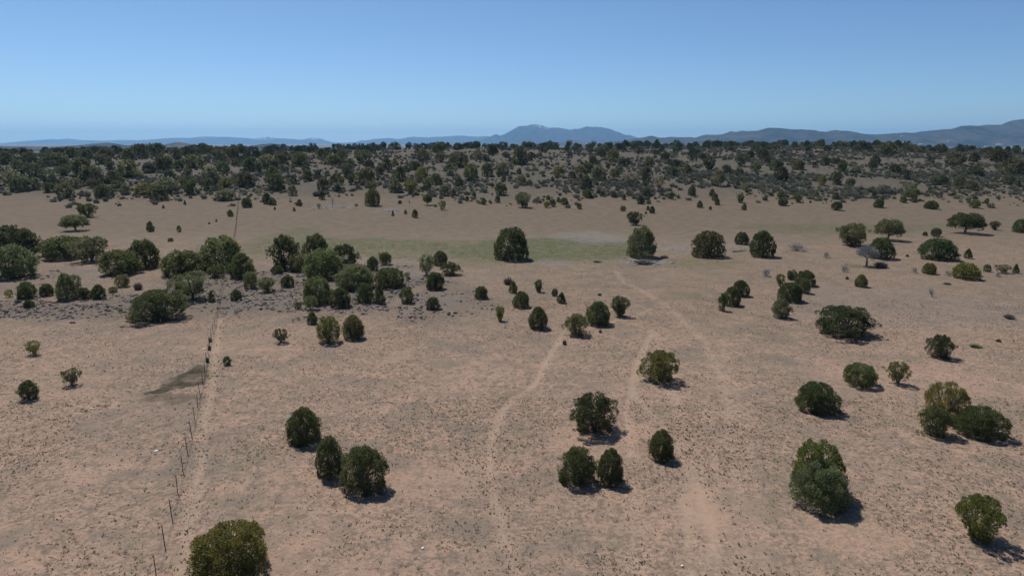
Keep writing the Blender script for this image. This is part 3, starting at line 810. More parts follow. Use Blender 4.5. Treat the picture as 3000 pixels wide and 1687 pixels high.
 (2475, 581, 8, 17, 'open', 's', 'thin grey sapling right of a small round juniper'),
 (2393, 577, 12, 18, 'cone', 's', 'pointed grey green sapling at the wood edge on the right'),
 (2561, 575, 14, 16, 'egg', 'k', 'dark egg juniper in front of grey brush at the wood edge'),
 (2574, 609, 28, 26, 'egg', 'd', 'front one of a pair right of the dark low round juniper'),
 (2583, 590, 12, 14, 'egg', 'd', 'small back one of a pair right of the dark low round juniper'),
 (2646, 594, 19, 20, 'egg', 'g', 'small juniper left of the spreading grey green tree'),
 (2671, 586, 48, 34, 'umbrella', 's', 'spreading grey green tree at the wood edge on the right'),
 (2679, 593, 16, 15, 'ball', 'd', 'tiny round juniper at the foot of the spreading grey green tree'),
 (2728, 613, 37, 25, 'dome', 'g', 'wide low juniper in the upper meadow near the right'),
 (2855, 610, 30, 24, 'ball', 's', 'greyish round juniper in the upper meadow near the right edge'),
 (2890, 597, 14, 14, 'ball', 'k', 'tiny dark ball juniper right of the greyish round one'),
 (2754, 575, 10, 13, 'cone', 's', 'tiny grey sapling near the wood edge at right'),
]
for t_ in FORE: tree(*t_)

# the wood on the rise behind: measured crowns
WOOD = [(60,561,61,43,'g'),(22,542,58,48,'s'),(108,556,25,35,'s'),(147,564,36,28,'d'),(193,580,52,44,'g'),(217,553,40,30,'s'),(145,537,58,36,'d'),(97,520,62,42,'d'),(52,500,40,32,'g'),(190,514,52,28,'d'),
 (243,520,55,55,'d'),(270,540,62,52,'d'),(275,550,38,24,'d'),(335,537,50,34,'d'),(322,498,33,26,'k'),(377,520,55,50,'g'),(402,522,30,28,'s'),(437,507,36,29,'k'),(306,580,48,38,'d'),(343,555,30,27,'d'),(368,570,30,30,'s'),
 (422,570,48,32,'y'),(461,588,50,42,'d'),(490,567,74,48,'s'),(480,503,52,46,'g'),(522,494,28,24,'d'),(565,492,62,36,'g'),(553,517,25,22,'d'),(535,543,35,25,'d'),(556,570,48,46,'d'),(620,540,48,50,'s'),(612,558,30,33,'d'),
 (655,508,42,34,'d'),(689,486,20,20,'d'),(662,588,56,34,'s'),(662,548,42,26,'y'),(720,547,50,42,'d'),(735,502,40,40,'d'),(88,475,42,30,'d'),(20,482,40,35,'d'),(165,485,70,38,'d'),(130,470,24,22,'d'),(260,481,15,14,'k'),
 (300,481,46,28,'d'),(375,467,36,30,'d'),(255,466,36,28,'d'),(213,463,38,30,'d'),(312,462,42,28,'d'),(412,460,40,36,'k'),(460,460,55,38,'k'),(517,466,34,34,'d'),(596,452,50,30,'d'),(637,463,38,26,'d'),(678,466,44,34,'d'),(705,447,26,24,'k'),
 (760,511,22,36,'d'),(783,490,44,36,'s'),(824,480,38,32,'g'),(882,486,52,38,'g'),(800,530,48,42,'d'),(810,558,56,48,'d'),(901,530,29,32,'d'),(860,540,20,28,'d'),(857,573,26,32,'s'),(858,498,12,11,'k'),(948,558,38,36,'g'),
 (988,559,46,50,'d'),(1030,540,30,30,'d'),(1073,540,52,45,'g'),(1015,503,38,24,'d'),(975,481,46,28,'g'),(943,466,34,30,'d'),(1063,475,58,34,'d'),(1000,464,28,24,'d'),(1057,482,15,10,'k'),(1089,489,14,18,'s'),(1113,512,30,24,'d'),
 (1133,497,32,32,'g'),(1157,484,18,20,'y'),(1173,531,32,42,'g'),(1157,563,44,40,'s'),(1204,568,46,40,'y'),(1090,560,35,28,'g'),(1237,530,40,40,'y'),(1215,498,36,25,'d'),(1255,557,40,36,'g'),(1278,540,36,30,'d'),(1321,514,45,34,'g'),
 (1379,528,46,46,'g'),(1427,516,35,38,'g'),(1472,512,40,34,'s'),(1291,475,34,24,'d'),(1343,490,60,42,'d'),(1240,473,40,34,'g'),(1257,465,26,24,'s'),(1400,467,28,26,'s'),(1443,452,28,28,'k'),(1286,447,46,26,'k'),(1341,440,30,20,'k'),
 (1467,572,36,34,'d'),(1345,548,26,30,'d'),(1302,574,32,32,'s'),(1328,580,16,26,'d'),(1476,530,14,14,'d'),(760,572,26,18,'s'),
 (1523,481,48,50,'d'),(1548,437,25,18,'k'),(1585,447,24,20,'k'),(1637,516,36,26,'y'),(1520,510,15,15,'k'),(1527,542,32,28,'s'),(1592,518,11,9,'k'),(1619,532,12,14,'d'),(1702,525,38,40,'g'),(1717,556,34,42,'d'),(1752,526,42,40,'s'),
 (1735,474,26,20,'g'),(1722,505,35,26,'d'),(1758,456,30,25,'d'),(1797,474,40,34,'g'),(1829,488,36,26,'k'),(1800,517,30,22,'g'),(1781,491,14,12,'d'),(1850,538,50,28,'s'),(1892,530,36,40,'d'),(1900,488,34,28,'g'),(1970,516,33,26,'k'),
 (1932,552,34,32,'s'),(1892,575,26,26,'d'),(1977,488,32,20,'d'),(2012,508,28,25,'g'),(2077,497,42,38,'d'),(2102,545,44,48,'s'),(2127,510,28,26,'d'),(2164,517,26,26,'d'),(2173,487,42,36,'d'),(2213,502,30,24,'g'),(2235,468,36,32,'d'),
 (2027,573,26,28,'d'),(2185,558,24,22,'s'),(2160,544,12,15,'d'),(2274,500,40,32,'g'),(2288,530,44,40,'k'),(2337,497,38,28,'g'),(2418,484,25,26,'d'),(2467,503,32,32,'d'),(2508,506,28,20,'s'),(2450,541,36,40,'d'),(2408,544,26,32,'y'),
 (2490,549,28,26,'g'),(2564,480,30,24,'d'),(2621,507,35,25,'k'),(2750,541,46,30,'d'),(2809,548,35,33,'g'),(2845,558,32,30,'g'),(2797,486,58,38,'d'),(2855,515,46,27,'d'),(2966,515,68,50,'d'),(2922,473,52,34,'k'),(2852,474,26,26,'d'),
 (2842,444,26,16,'k'),(2755,448,36,26,'d'),(2671,445,38,20,'d'),(2597,456,52,36,'d'),(2522,439,34,25,'k'),(2470,432,42,16,'d'),(2954,541,34,26,'d'),(2979,547,20,20,'g'),(2587,568,42,26,'s'),(2665,561,44,24,'s')]
LAND = [(200, 'at the far left'), (420, 'under the low brown hills'), (620, 'under the small dark hill'), (720, 'beside the far fence line'), (960, 'under the snow streaked ridge'), (1160, 'under the gap between ranges'),
        (1460, 'left of the big peak'), (1700, 'under the big blue peak'), (1880, 'under the rounded second peak'), (2200, 'under the low saddle'), (2500, 'under the long flat hill'), (2800, 'under the dip in the hills'), (3001, 'at the far right')]
TW = {'d': 'dark', 'k': 'blackish', 'g': 'green', 's': 'grey green', 'y': 'yellowish'}
lab = {}
for px, b_, w_, h_, t_ in WOOD:
    row = 'at the wood edge' if b_ > 552 else 'low on the slope' if b_ > 518 else 'high on the slope' if b_ > 478 else 'atop the rise'
    size = 'large' if w_ > 47 else 'small' if w_ < 26 else 'tall' if h_ > w_ else 'wide' if w_ > 1.35 * h_ else 'middling'
    land = next(s for e, s in LAND if px < e)
    lab.setdefault((f'{size} {TW[t_]} juniper', f'{row} {land}'), []).append((px, b_, w_, h_, t_))
ORD = ['leftmost', 'second', 'third', 'fourth', 'fifth', 'sixth']
for (who, where), items in lab.items():
    items.sort()
    for k, (px, b_, w_, h_, t_) in enumerate(items):
        l = f'{who} {where}' if len(items) == 1 else f'{who}, {ORD[k]} of {len(items)}, {where}'.replace(', at the wood', ' at wood').replace('of the range', '')
        kind = ['dome', 'ragged', 'egg', 'broad', 'vase', 'ball'][(px * 7 + b_ * 3) % 6]
        if t_ == 's' and (px + b_) % 3 == 0: kind = 'open'
        if h_ > 1.05 * w_: kind = 'egg' if px % 2 else 'ragged'
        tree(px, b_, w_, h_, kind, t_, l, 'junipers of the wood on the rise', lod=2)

# ------------------------------------------------------------------ leafless and low brush
def branch_arrays(seed, n0, depth, up, length, r0, spread, trunk=0.0):
    """branching wood in a unit box; every twig a thin three-sided taper"""
    r = np.random.default_rng(seed); A = Acc()
    todo = []
    if trunk:
        top = np.array([r.normal(0, .02), r.normal(0, .02), trunk])
        A.put(*tube([np.array([0, 0, -.02]), top * .5 + r.normal(0, .008, 3), top], [r0 * 2.4, r0 * 2, r0 * 1.6], 5))
    o = np.array([0, 0, trunk])
    for k in range(n0):
        a = r.random() * 6.283
        d = unit(np.array([math.cos(a) * spread, math.sin(a) * spread, up * r.uniform(.6, 1.3)]))
        todo.append((o + d * .01, d, length * r.uniform(.7, 1.15), r0, depth))
    while todo:
        p, d, l, q, k = todo.pop()
        d2 = unit(d + r.normal(0, .22, 3) + np.array([0, 0, .12]))
        m = p + d * l * .5; e = m + d2 * l * .5
        A.put(*tube([p, m, e], [q, q * .75, q * .45], 3))
        if k > 0:
            for _ in range(int(r.integers(2, 5))):
                f = r.uniform(.3, 1)
                pp = p + (m - p) * f * 2 if f < .5 else m + (e - m) * (f - .5) * 2
                todo.append((pp, unit(d2 + r.normal(0, .5, 3) + np.array([0, 0, .1])), l * r.uniform(.45, .75), max(q * .55, .004), k - 1))
    V, F = A.get()
    V[:, :2] /= max(np.abs(V[:, :2]).max() * 2, 1e-6); V[:, 2] /= V[:, 2].max()
    return V, F

def twigs(V, F, seed, n, c, r, l, w):
    rr = np.random.default_rng(seed)
    d = unit(rr.normal(size=(n, 3)) + np.array([0, 0, .35])); d[:, 2] = np.abs(d[:, 2]) - .25 * rr.random(n)
    q = (.45 + .45 * rr.random(n))[:, None]
    p = np.array(c) + d * np.array(r) * q
    ax = unit(d + .45 * rr.normal(size=(n, 3)) + np.array([0, 0, .3])); sd = unit(np.cross(ax, rr.normal(size=(n, 3))))
    ll = l * rr.uniform(.6, 1.3, n)[:, None]
    v = np.stack([p - sd * w, p + sd * w, p + ax * ll + sd * w * .3, p + ax * ll - sd * w * .3], 1).reshape(-1, 3)
    v[:, 2] = np.maximum(v[:, 2], .0)
    return np.vstack([V, v]), np.vstack([F, np.arange(n * 4).reshape(n, 4) + len(V)])
DEAD = [mesh_from('dead_branches', *twigs(*branch_arrays(11 + k, 12, 3, .9, .42, .022, .8), k, 260, (0, 0, .1), (.45, .45, .8), .22, .009)) for k in range(3)]
STEMS = [mesh_from('dead_stems', *branch_arrays(31 + k, 6, 2, 2.2, .5, .03, .6), smooth=True) for k in range(2)]
BARE_TREE = mesh_from('bare_crown', *twigs(*branch_arrays(51, 14, 3, .5, .3, .02, 1.0, .26), 9, 1700, (0, 0, .56), (.44, .44, .42), .12, .0055))
for m_ in DEAD + STEMS + [BARE_TREE]: m_.materials.append(M_DEAD)

M_BRUSH = attr_mat('grey_brush', 'shade', 0.9, 0.15)
def brush_arrays(seed, n, c1, c2, spread=.5, wide=1.0):
    """a low bush of upright thin sprays"""
    r = np.random.default_rng(seed)
    a = r.random(n) * 6.283; q = np.sqrt(r.random(n))
    p = np.stack([.32 * q * np.cos(a), .32 * q * np.sin(a), .5 * r.random(n) ** 1.4 * (1 - .5 * q)], -1)
    ax = unit(np.stack([spread * q * np.cos(a), spread * q * np.sin(a), np.full(n, .8)], -1) + .25 * r.normal(size=(n, 3)))
    sd = unit(np.cross(ax, r.normal(size=(n, 3))))
    l = r.uniform(.25, .55, n)[:, None]; w = r.uniform(.02, .05, n)[:, None] * wide
    v = np.stack([p - sd * w, p + sd * w, p + ax * l], 1).reshape(-1, 3)
    v[:, 2] = np.maximum(v[:, 2], -.02)
    v[:, :2] /= np.abs(v[:, :2]).max() * 2; v[:, 2] /= v[:, 2].max()
    f = np.arange(n * 3).reshape(n, 3)
    t = r.random(n)[:, None]
    return v, f, np.repeat(np.array(c1) * (1 - t) + np.array(c2) * t, 3, 0)
BR = []
for k, (c1, c2) in enumerate([((.14, .13, .12), (.24, .22, .20)), ((.09, .11, .055), (.19, .21, .11)), ((.13, .10, .08), (.22, .17, .13))]):
    v, f, c = brush_arrays(70 + k, 420, c1, c2)
    m_ = mesh_from('brush', v, None, f, attrs=dict(shade=c)); m_.materials.append(M_BRUSH); BR.append(m_)

def put(name, me, mat, px, base, w, h, label, cat, rz=None, group=None, sink=.02):
    x, y, z, W, H = place(px, base, w, h)
    r = np.random.default_rng(int(px * 5 + base))
    o = add(name, me, mat, None, label=label, category=cat, group=group)
    o.location = (x, y, z - sink); o.scale = (W, W * r.uniform(.85, 1.1), H); o.rotation_euler = (0, 0, r.random() * 6.28 if rz is None else rz)
    TAKEN.append((x, y, W / 2))
    return o

for px, b_, w_, h_, l in [
    (2475, 798, 27, 27, 'grey leafless bush left of the grey leafless tree'), (2421, 756, 23, 23, 'small grey leafless bush near the fallen dead shrub'),
    (2679, 799, 19, 20, 'small grey leafless bush left of a rounded juniper'), (2778, 809, 23, 20, 'grey leafless bush left of the low wide yellowish juniper'),
    (2335, 737, 58, 30, 'fallen dead shrub with splayed grey branches'), (2245, 811, 30, 30, 'dead bush with upright grey branches right of the broad meadow juniper'),
    (2924, 812, 17, 17, 'small dead bush in front of the loose spreading bush'), (1122, 772, 46, 40, 'pale grey half dead dome above the central thicket'),
    (590, 790, 76, 72, 'bare grey dead crown inside the fence clump')]:
    put('dead_shrub', DEAD[(px + b_) % 3], M_DEAD, px, b_, w_, h_, l, 'dead shrub')
for px, b_, w_, h_, l in [
    (975, 603, 16, 30, 'upright dead stems standing on the grey stone streak'), (1200, 600, 10, 18, 'little dead upright stems in front of the wood left of centre'),
    (2730, 872, 29, 36, 'dead branching stems alone on bare soil at right')]:
    put('dead_shrub', STEMS[px % 2], M_DEAD, px, b_, w_, h_, l, 'dead shrub')
for px, b_, w_, h_, k, l in [
    (2580, 787, 60, 26, 0, 'low grey brush beside the foot of the grey leafless tree'), (1490, 836, 42, 30, 2, 'brownish grey bush left of a small narrow juniper'),
    (53, 889, 30, 14, 0, 'low grey bush above the tiny dark juniper at far left'), (405, 851, 36, 30, 0, 'grey bush behind the very broad dark juniper'),
    (1757, 867, 17, 11, 2, 'tiny dry bush alone below the green meadow'), (1885, 778, 90, 20, 0, 'heap of grey brush at the foot of the meadow juniper'),
    (1947, 758, 34, 12, 0, 'small grey brush heap right of the meadow juniper'), (1750, 770, 38, 8, 0, 'flat grey brush heap in the green meadow'),
    (2658, 753, 14, 11, 2, 'tiny dry bush left of the broad round topped juniper'), (2775, 835, 32, 10, 0, 'flat grey bush below the low wide yellowish juniper'),
    (2482, 819, 15, 13, 1, 'tiny green grey bush below the grey leafless bush'), (1654, 1011, 18, 20, 0, 'small grey tuft where the curving track bends'),
    (1759, 976, 14, 14, 0, 'small grey tuft right of the lobed juniper'), (2957, 936, 42, 20, 0, 'low grey shrub on the soil near the right edge'),
    (2925, 1003, 24, 14, 1, 'low green shrub near the right edge, below a grey one'), (2858, 1021, 52, 16, 1, 'straggling low shrub right of the dark upright juniper'),
    (616, 1003, 16, 22, 1, 'farther bush growing against the fence above the damp patch'), (614, 1026, 15, 22, 1, 'middle bush growing against the fence above the damp patch'),
    (608, 1063, 16, 24, 1, 'nearer bush growing against the fence at the damp patch'), (1172, 566, 30, 16, 0, 'grey brush at the wood edge left of the lollipop juniper'),
    (931, 575, 44, 20, 0, 'grey brush at the wood edge left of the dead stems'), (2590, 571, 44, 26, 0, 'wide grey brush behind the dark egg juniper')]:
    put('low_bush', BR[k], M_BRUSH, px, b_, w_, h_, l, 'bush')

x, y, z, W, H = place(2538, 780, 72, 66, .3, .05)
gt = add('bare_tree', None, None, None, label='grey leafless tree with rounded crown on a short trunk at right', category='bare tree')
gt.location = (x, y, z - .03); gt.scale = (W, W, H)
add('crown', BARE_TREE, M_DEAD, gt)
tv, tf = tube([(0, 0, -.02), (.01, .005, .14), (0, 0, .27)], [.05, .042, .034], 8)
add('trunk', mesh_from('trunk', tv, tf, smooth=True), M_BARK, gt)

# fallen log with a few broken limbs
x, y, z, mpp, s = ground_at(2166, 738)
lg = add('fallen_log', None, None, None, label='grey fallen log with a broken limb in front of the small dark juniper', category='log')
lg.location = (x, y, z)
tv, tf = tube([(-1.5, -.2, .16), (-.4, 0, .2), (.6, .15, .22), (1.7, .2, .3)], [.17, .15, .12, .06], 8)
add('log', mesh_from('log', tv, tf, smooth=True), M_DEAD, lg)
for a_, b_, c_ in [((.2, .1, .2), (.5, .3, .8), (.6, .4, 1.2)), ((.7, .1, .22), (1.1, -.2, .6), (1.6, -.3, .7))]:
    tv, tf = tube([a_, b_, c_], [.06, .04, .015], 5)
    add('limb', mesh_from('limb', tv, tf, smooth=True), M_DEAD, lg)

# ------------------------------------------------------------------ wire fence
FENCE_PX = [(425, 1800), (475, 1632), (498, 1535), (516, 1460), (533, 1392), (561, 1281), (570, 1239), (578, 1197), (584, 1163), (590, 1131), (597, 1108), (605, 1077), (608, 1043), (618, 1000), (627, 970), (634, 940), (641, 905), (652, 850), (664, 790), (689, 690), (695, 630), (700, 575), (702, 552)]
FP = np.array([ground_at(*p)[:2] for p in FENCE_PX])
cum = np.concatenate([[0], np.cumsum(np.hypot(*np.diff(FP, axis=0).T))])
# smooth the measured line, then set posts evenly along it
ts = np.arange(0, cum[-1], 3.35)
fxp = np.interp(ts, cum, FP[:, 0]); fyp = np.interp(ts, cum, FP[:, 1])
ker = np.array([1, 2, 3, 2, 1]) / 9.0
fxp[2:-2] = np.convolve(fxp, ker, 'valid'); fyp[2:-2] = np.convolve(fyp, ker, 'valid')
fzp = height(fxp, fyp)
fence = add('wire_fence', None, None, None, label='wire fence on thin dark steel posts running away at left', category='fence')
fence.location = (fxp[0], fyp[0], fzp[0])
F0 = np.array([fxp[0], fyp[0], fzp[0]])
def box(x0, x1, y0, y1, z0, z1):
    v = np.array([(x, y, z) for z in (z0, z1) for x, y in ((x0, y0), (x1, y0), (x1, y1), (x0, y1))], float)
    return v, np.array([(0, 3, 2, 1), (4, 5, 6, 7), (0, 1, 5, 4), (1, 2, 6, 5), (2, 3, 7, 6), (3, 0, 4, 7)])
A = Acc()
A.put(*box(-.027, .027, -.006, .006, -.3, 1.36)); A.put(*box(-.006, .006, .0065, .042, -.3, 1.355))
post_me = mesh_from('post', *A.get()); post_me.materials.append(M_RUST)
pr = np.random.default_rng(5)
for k in range(len(fxp)):
    p = add('post', post_me, M_RUST, fence)
    p.location = (fxp[k] - F0[0], fyp[k] - F0[1], fzp[k] - F0[2] - pr.uniform(0, .08))
    p.rotation_euler = (pr.normal(0, .03), pr.normal(0, .03), pr.normal(0, .2))
for hgt_ in (.42, .72, 1.0, 1.24):
    pts = []
    for k in range(len(fxp) - 1):
        for t in (0, .5):
            q = [fxp[k] + (fxp[k + 1] - fxp[k]) * t + .02, fyp[k] + (fyp[k + 1] - fyp[k]) * t, fzp[k] + (fzp[k + 1] - fzp[k]) * t + hgt_ - (.025 if t else 0)]
            pts.append(np.array(q) - F0)
    tv, tf = tube(pts, [.005] * len(pts), 3)
    add('wire', mesh_from('wire', tv, tf), M_WIRE, fence)

# ------------------------------------------------------------------ litter
def slab(px, py, lx, ly, lz, rz, name, label, cat):
    x, y, z, mpp, s = ground_at(px, py)
    v, f = box(-lx / 2, lx / 2, -ly / 2, ly / 2, 0, lz)
    v[4:, 0] += .05 * lx; v[6, 2] += lz * .6; v[5, 2] -= lz * .2
    o = add(name, mesh_from(name, v, f), M_WHITE, None, label=label, category=cat)
    o.location = (x, y, z + .01); o.rotation_euler = (0, 0, rz)
slab(598, 1023, .55, .16, .06, .15, 'white_board', 'short white board lying against the fence', 'board')
slab(457, 1322, .28, .18, .05, .5, 'white_scrap', 'white scrap of litter left of the fence posts', 'litter')
slab(268, 1197, .22, .14, .05, .2, 'white_scrap', 'white scrap of litter below the small two lobed bush', 'litter')
slab(182, 681, 1.1, .5, .12, .1, 'white_scrap', 'white object on the ground under the spreading tree at left', 'litter')
slab(1238, 1607, .14, .12, .06, .2, 'white_scrap', 'tiny white speck on the soil, bottom left of centre', 'litter')
slab(1998, 1658, .13, .1, .05, .2, 'white_scrap', 'tiny white speck by the wheel ruts at the bottom', 'litter')

# ------------------------------------------------------------------ more of the wood: crowns past the three hundred, as one mass
def scatter(me_list, pts, name, label, cat, attr_name, mats, tints=None, kind='stuff'):
    """pts: x, y, z, width, height, rot, which"""
    Vs, Fs, As, n0 = [], [], [], 0
    for (x, y, z, W, H, rz, k, tint) in pts:
        v, f, a = me_list[k]
        c, s = math.cos(rz), math.sin(rz)
        q = np.empty_like(v)
        q[:, 0] = x + W * (c * v[:, 0] - s * v[:, 1]); q[:, 1] = y + W * (s * v[:, 0] + c * v[:, 1]); q[:, 2] = z + H * v[:, 2]
        Vs.append(q); Fs.append(f + n0); n0 += len(v)
        As.append(a * tint)
    F = np.vstack(Fs)
    me = mesh_from(name, np.vstack(Vs), F if F.shape[1] == 4 else None, F if F.shape[1] == 3 else None, attrs={attr_name: np.concatenate(As)})
    return add(name, me, mats, None, label=label, category=cat, kind=kind)

FAR = []
for k, kd in enumerate(['dome', 'ragged', 'egg', 'broad', 'vase', 'ball']):
    v, f, t, c, rad = crown_arrays(kd, 400 + k, 340, .20)
    FAR.append((v, f, np.stack([.066 + .11 * t, .072 + .11 * t, .05 + .06 * t], -1)))
fr = np.random.default_rng(21)
pts = []
TK = np.array(TAKEN)
def free(x, y, r): return not ((np.hypot(TK[:, 0] - x, TK[:, 1] - y) < TK[:, 2] + r).any())
tries = 0
while len(pts) < 950 and tries < 60000:
    tries += 1
    y = fr.uniform(285, 700); x = fr.uniform(-1.0, 1.0) * (y * .95 + 30)
    u = x / y
    dens = float(sstep(300, 450, y)) * .7 + .22
    dens = dens * (1.0 if u < -.2 else .62 if u < .05 else .5)
    dens *= .35 + 1.3 * float(fbm(x / 45, y / 45, 77, 2))
    if y > 500: dens = max(dens, .8)
    if fr.random() > dens: continue
    W = fr.uniform(2.2, 5.6) if y < 470 else fr.uniform(3.6, 6.8); H = W * fr.uniform(.62, .95)
    if not free(x, y, W * (.42 if y < 480 else .2)): continue
    tint = np.array(TONE['dgsdkgd'[int(fr.integers(0, 7))]]) * fr.uniform(.9, 1.1)
    pts.append((x, y, float(height(x, y)) - .1, W, H, fr.random() * 6.28, int(fr.integers(0, 6)), tint))
M_FAR = attr_mat('far_foliage', 'shade', .8, .15)
scatter(FAR, pts, 'distant_junipers', 'dark junipers crowding the top of the wooded rise', 'wood', 'shade', M_FAR)

# grey scrub under and between the trees of the wood
SC = [brush_arrays(90 + k, 80, c1, c2, .8, 2.2) for k, (c1, c2) in enumerate([((.18, .178, .13), (.29, .283, .215)), ((.15, .155, .12), (.26, .26, .2)), ((.19, .18, .135), (.31, .292, .225)), ((.10, .11, .07), (.2, .205, .13))])]
pts = []; tries = 0
while len(pts) < 17000 and tries < 150000:
    tries += 1
    y = fr.uniform(245, 560) if fr.random() < .8 else fr.uniform(250, 340); x = fr.uniform(-1.0, 1.0) * (y * .95 + 20)
    u = x / y
    d = (.5 + .5 * float(sstep(.0, .25, u))) * float(sstep(.32, .55, fbm(x / 28, y / 28, 81, 3)))
    d *= .04 + .96 * float(sstep(256, 312, y + 46 * (float(fbm(x / 25, y / 25, 61, 3)) - .5)))
    if fr.random() > d: continue
    W = .8 + 2.6 * fr.random() ** 1.4; H = W * fr.uniform(.45, .8)
    pts.append((x, y, float(height(x, y)) - .05, W, H, fr.random() * 6.28, int(fr.integers(0, 4)), fr.uniform(.8, 1.15)))
scatter(SC, pts, 'scrub_brush', 'low grey scrub covering the slope between the trees', 'scrub', 'shade', M_BRUSH)

# ------------------------------------------------------------------ stones
def stone_arrays(seed):
    r = np.random.default_rng(seed)
    v = unit(np.array([(1, 0, 0), (.7, .7, .1), (0, 1, 0), (-.7, .7, 0), (-1, 0, .1), (-.7, -.7, 0), (0, -1, .1), (.7, -.7, 0), (.4, .4, .8), (-.4, .4, .75), (-.4, -.4, .8), (.4, -.4, .75), (0, 0, -.6)], float)) * r.uniform(.75, 1.2, 13)[:, None] * np.array([.5, .42, .5])
    f = []
    for k in range(8):
        n = (k + 1) % 8; f.append((k, 12, n))
    top = [8, 8, 9, 9, 10, 10, 11, 11]
    order = [8, 8, 8, 9, 9, 10, 10, 11]
    for k in range(8):
        n = (k + 1) % 8
        t0 = [8, 8, 9, 9, 10, 10, 11, 11][k]; t1 = [8, 9, 9, 10, 10, 11, 11, 8][k]
        f.append((k, n, t0))
        if t0 != t1: f.append((n, t1, t0))
    f += [(8, 9, 10), (8, 10, 11)]
    return v, np.array(f), np.ones((13, 3))
ST = [stone_arrays(k) for k in range(5)]
sr = np.random.default_rng(31)
pts = []
def zone_pts(n, x0, x1, y0, y1, key, thr):
    x = sr.uniform(x0, x1, n); y = sr.uniform(y0, y1, n)
    z = zones(x, y)[key] * fbm(x / 2.5, y / 2.5, 93, 3) * 1.9
    return [(a, b) for a, b, c in zip(x, y, z) if c > thr + .35 * sr.random()]
P = zone_pts(42000, -150, 5, 84, 165, 'rocky', .55)
for (x, y) in P:
    W = .15 + .6 * sr.random() ** 3.4
    g = np.array([(.115, .095, .088), (.16, .14, .13), (.09, .075, .07), (.2, .175, .16)][int(sr.integers(0, 4))]) * sr.uniform(.85, 1.15)
    pts.append((x, y, float(height(x, y)) + .03, W, W * sr.uniform(.4, .75), sr.random() * 6.28, int(sr.integers(0, 5)), g))
M_STONE = attr_mat('dark_stone', 'shade', .95)
scatter(ST, pts, 'rubble', 'dark broken stones strewn over the slope left of the fence', 'rubble', 'shade', M_STONE)
# stone streaks on the brown meadow
pts = []
for px, py, rx, ry, n in [(970, 607, 60, 5, 130), (1135, 617, 38, 4, 90), (1040, 826, 10, 4, 10), (1890, 770, 70, 10, 60)]:
    for _ in range(n):
        x, y, z, mpp, s = ground_at(px + sr.normal(0, rx * .45), py + sr.normal(0, ry * .4))
        W = sr.uniform(.3, 1.1)
        pts.append((x, y, z, W, W * .45, sr.random() * 6.28, int(sr.integers(0, 5)), np.array((.27, .255, .25)) * sr.uniform(.75, 1.2)))
scatter(ST, pts, 'rubble', 'pale grey stones in thin streaks on the brown meadow', 'rubble', 'shade', M_STONE)
bk = 0
for px, py, w_, l in [(213, 946, 18, 'flat grey boulder at the lower edge of the rubble'), (1236, 898, 12, 'dark boulder left of the dome juniper on stony ground'), (620, 912, 12, 'grey boulder by the fence at the stony ground'), (283, 928, 14, 'dark boulder in the rubble left of the very broad juniper'), (1480, 960, 8, 'small dark stone below the lollipop shaped juniper')]:
    x, y, z, mpp, s = ground_at(px, py)
    v, f, a_ = ST[bk % 5]
    o = add('boulder', mesh_from('boulder', v, None, f, attrs=dict(shade=a_ * np.array((.15, .135, .125)))), M_STONE, None, label=l, category='boulder')
    o.location = (x, y, z + .05); o.scale = (w_ * mpp, w_ * mpp * .8, w_ * mpp * .55); o.rotation_euler = (0, 0, bk); bk += 1

# ------------------------------------------------------------------ dry grass tufts
tr_ = np.random.default_rng(41)
def tufts(n, y0, y1, size, thr):
    # even over the ground: more places where the view is wider
    y = np.sqrt(tr_.uniform(y0 ** 2, y1 ** 2, n)); x = tr_.uniform(-1, 1, n) * (y * .92 + 8)
    zn = zones(x, y); tm = track_mask(x, y)
    dens = .25 + .95 * sstep(.38, .66, fbm(x / 6.5, y / 6.5, 201, 4)) * (.45 + .8 * sstep(.35, .6, fbm(x / 1.3, y / 1.3, 202, 3)))
    dens = dens * (1 - .75 * zn['bare']) * (1 - .93 * tm) * (1 - .6 * zn['wet'])
    fd = np.abs(x - np.interp(y, fyp, fxp) - .2)
    dens = dens + .55 * (1 - sstep(.4, 1.6, fd)) * sstep(.35, .6, fbm(x / 1.1, y / 1.1, 209, 2)) * (y < 140)
    k = tr_.random(n) < dens
    return x[k], y[k], {a: b[k] for a, b in zn.items()}
tx, ty, tz_ = [], [], []
parts = [tufts(95000, 30, 62, 1, 0), tufts(105000, 62, 105, 1, 0), tufts(50000, 105, 165, 1, 0)]
n4 = 200000
gx = tr_.uniform(-75, 115, n4); gy = tr_.uniform(118, 225, n4)
gz4 = zones(gx, gy); kk = tr_.random(n4) < sstep(.25, .8, gz4['green']) * (.07 + .42 * sstep(.4, .6, fbm(gx / 3, gy / 3, 207, 4)))
parts.append((gx[kk], gy[kk], {a: b[kk] for a, b in gz4.items()}))
V_, Cc = [], []
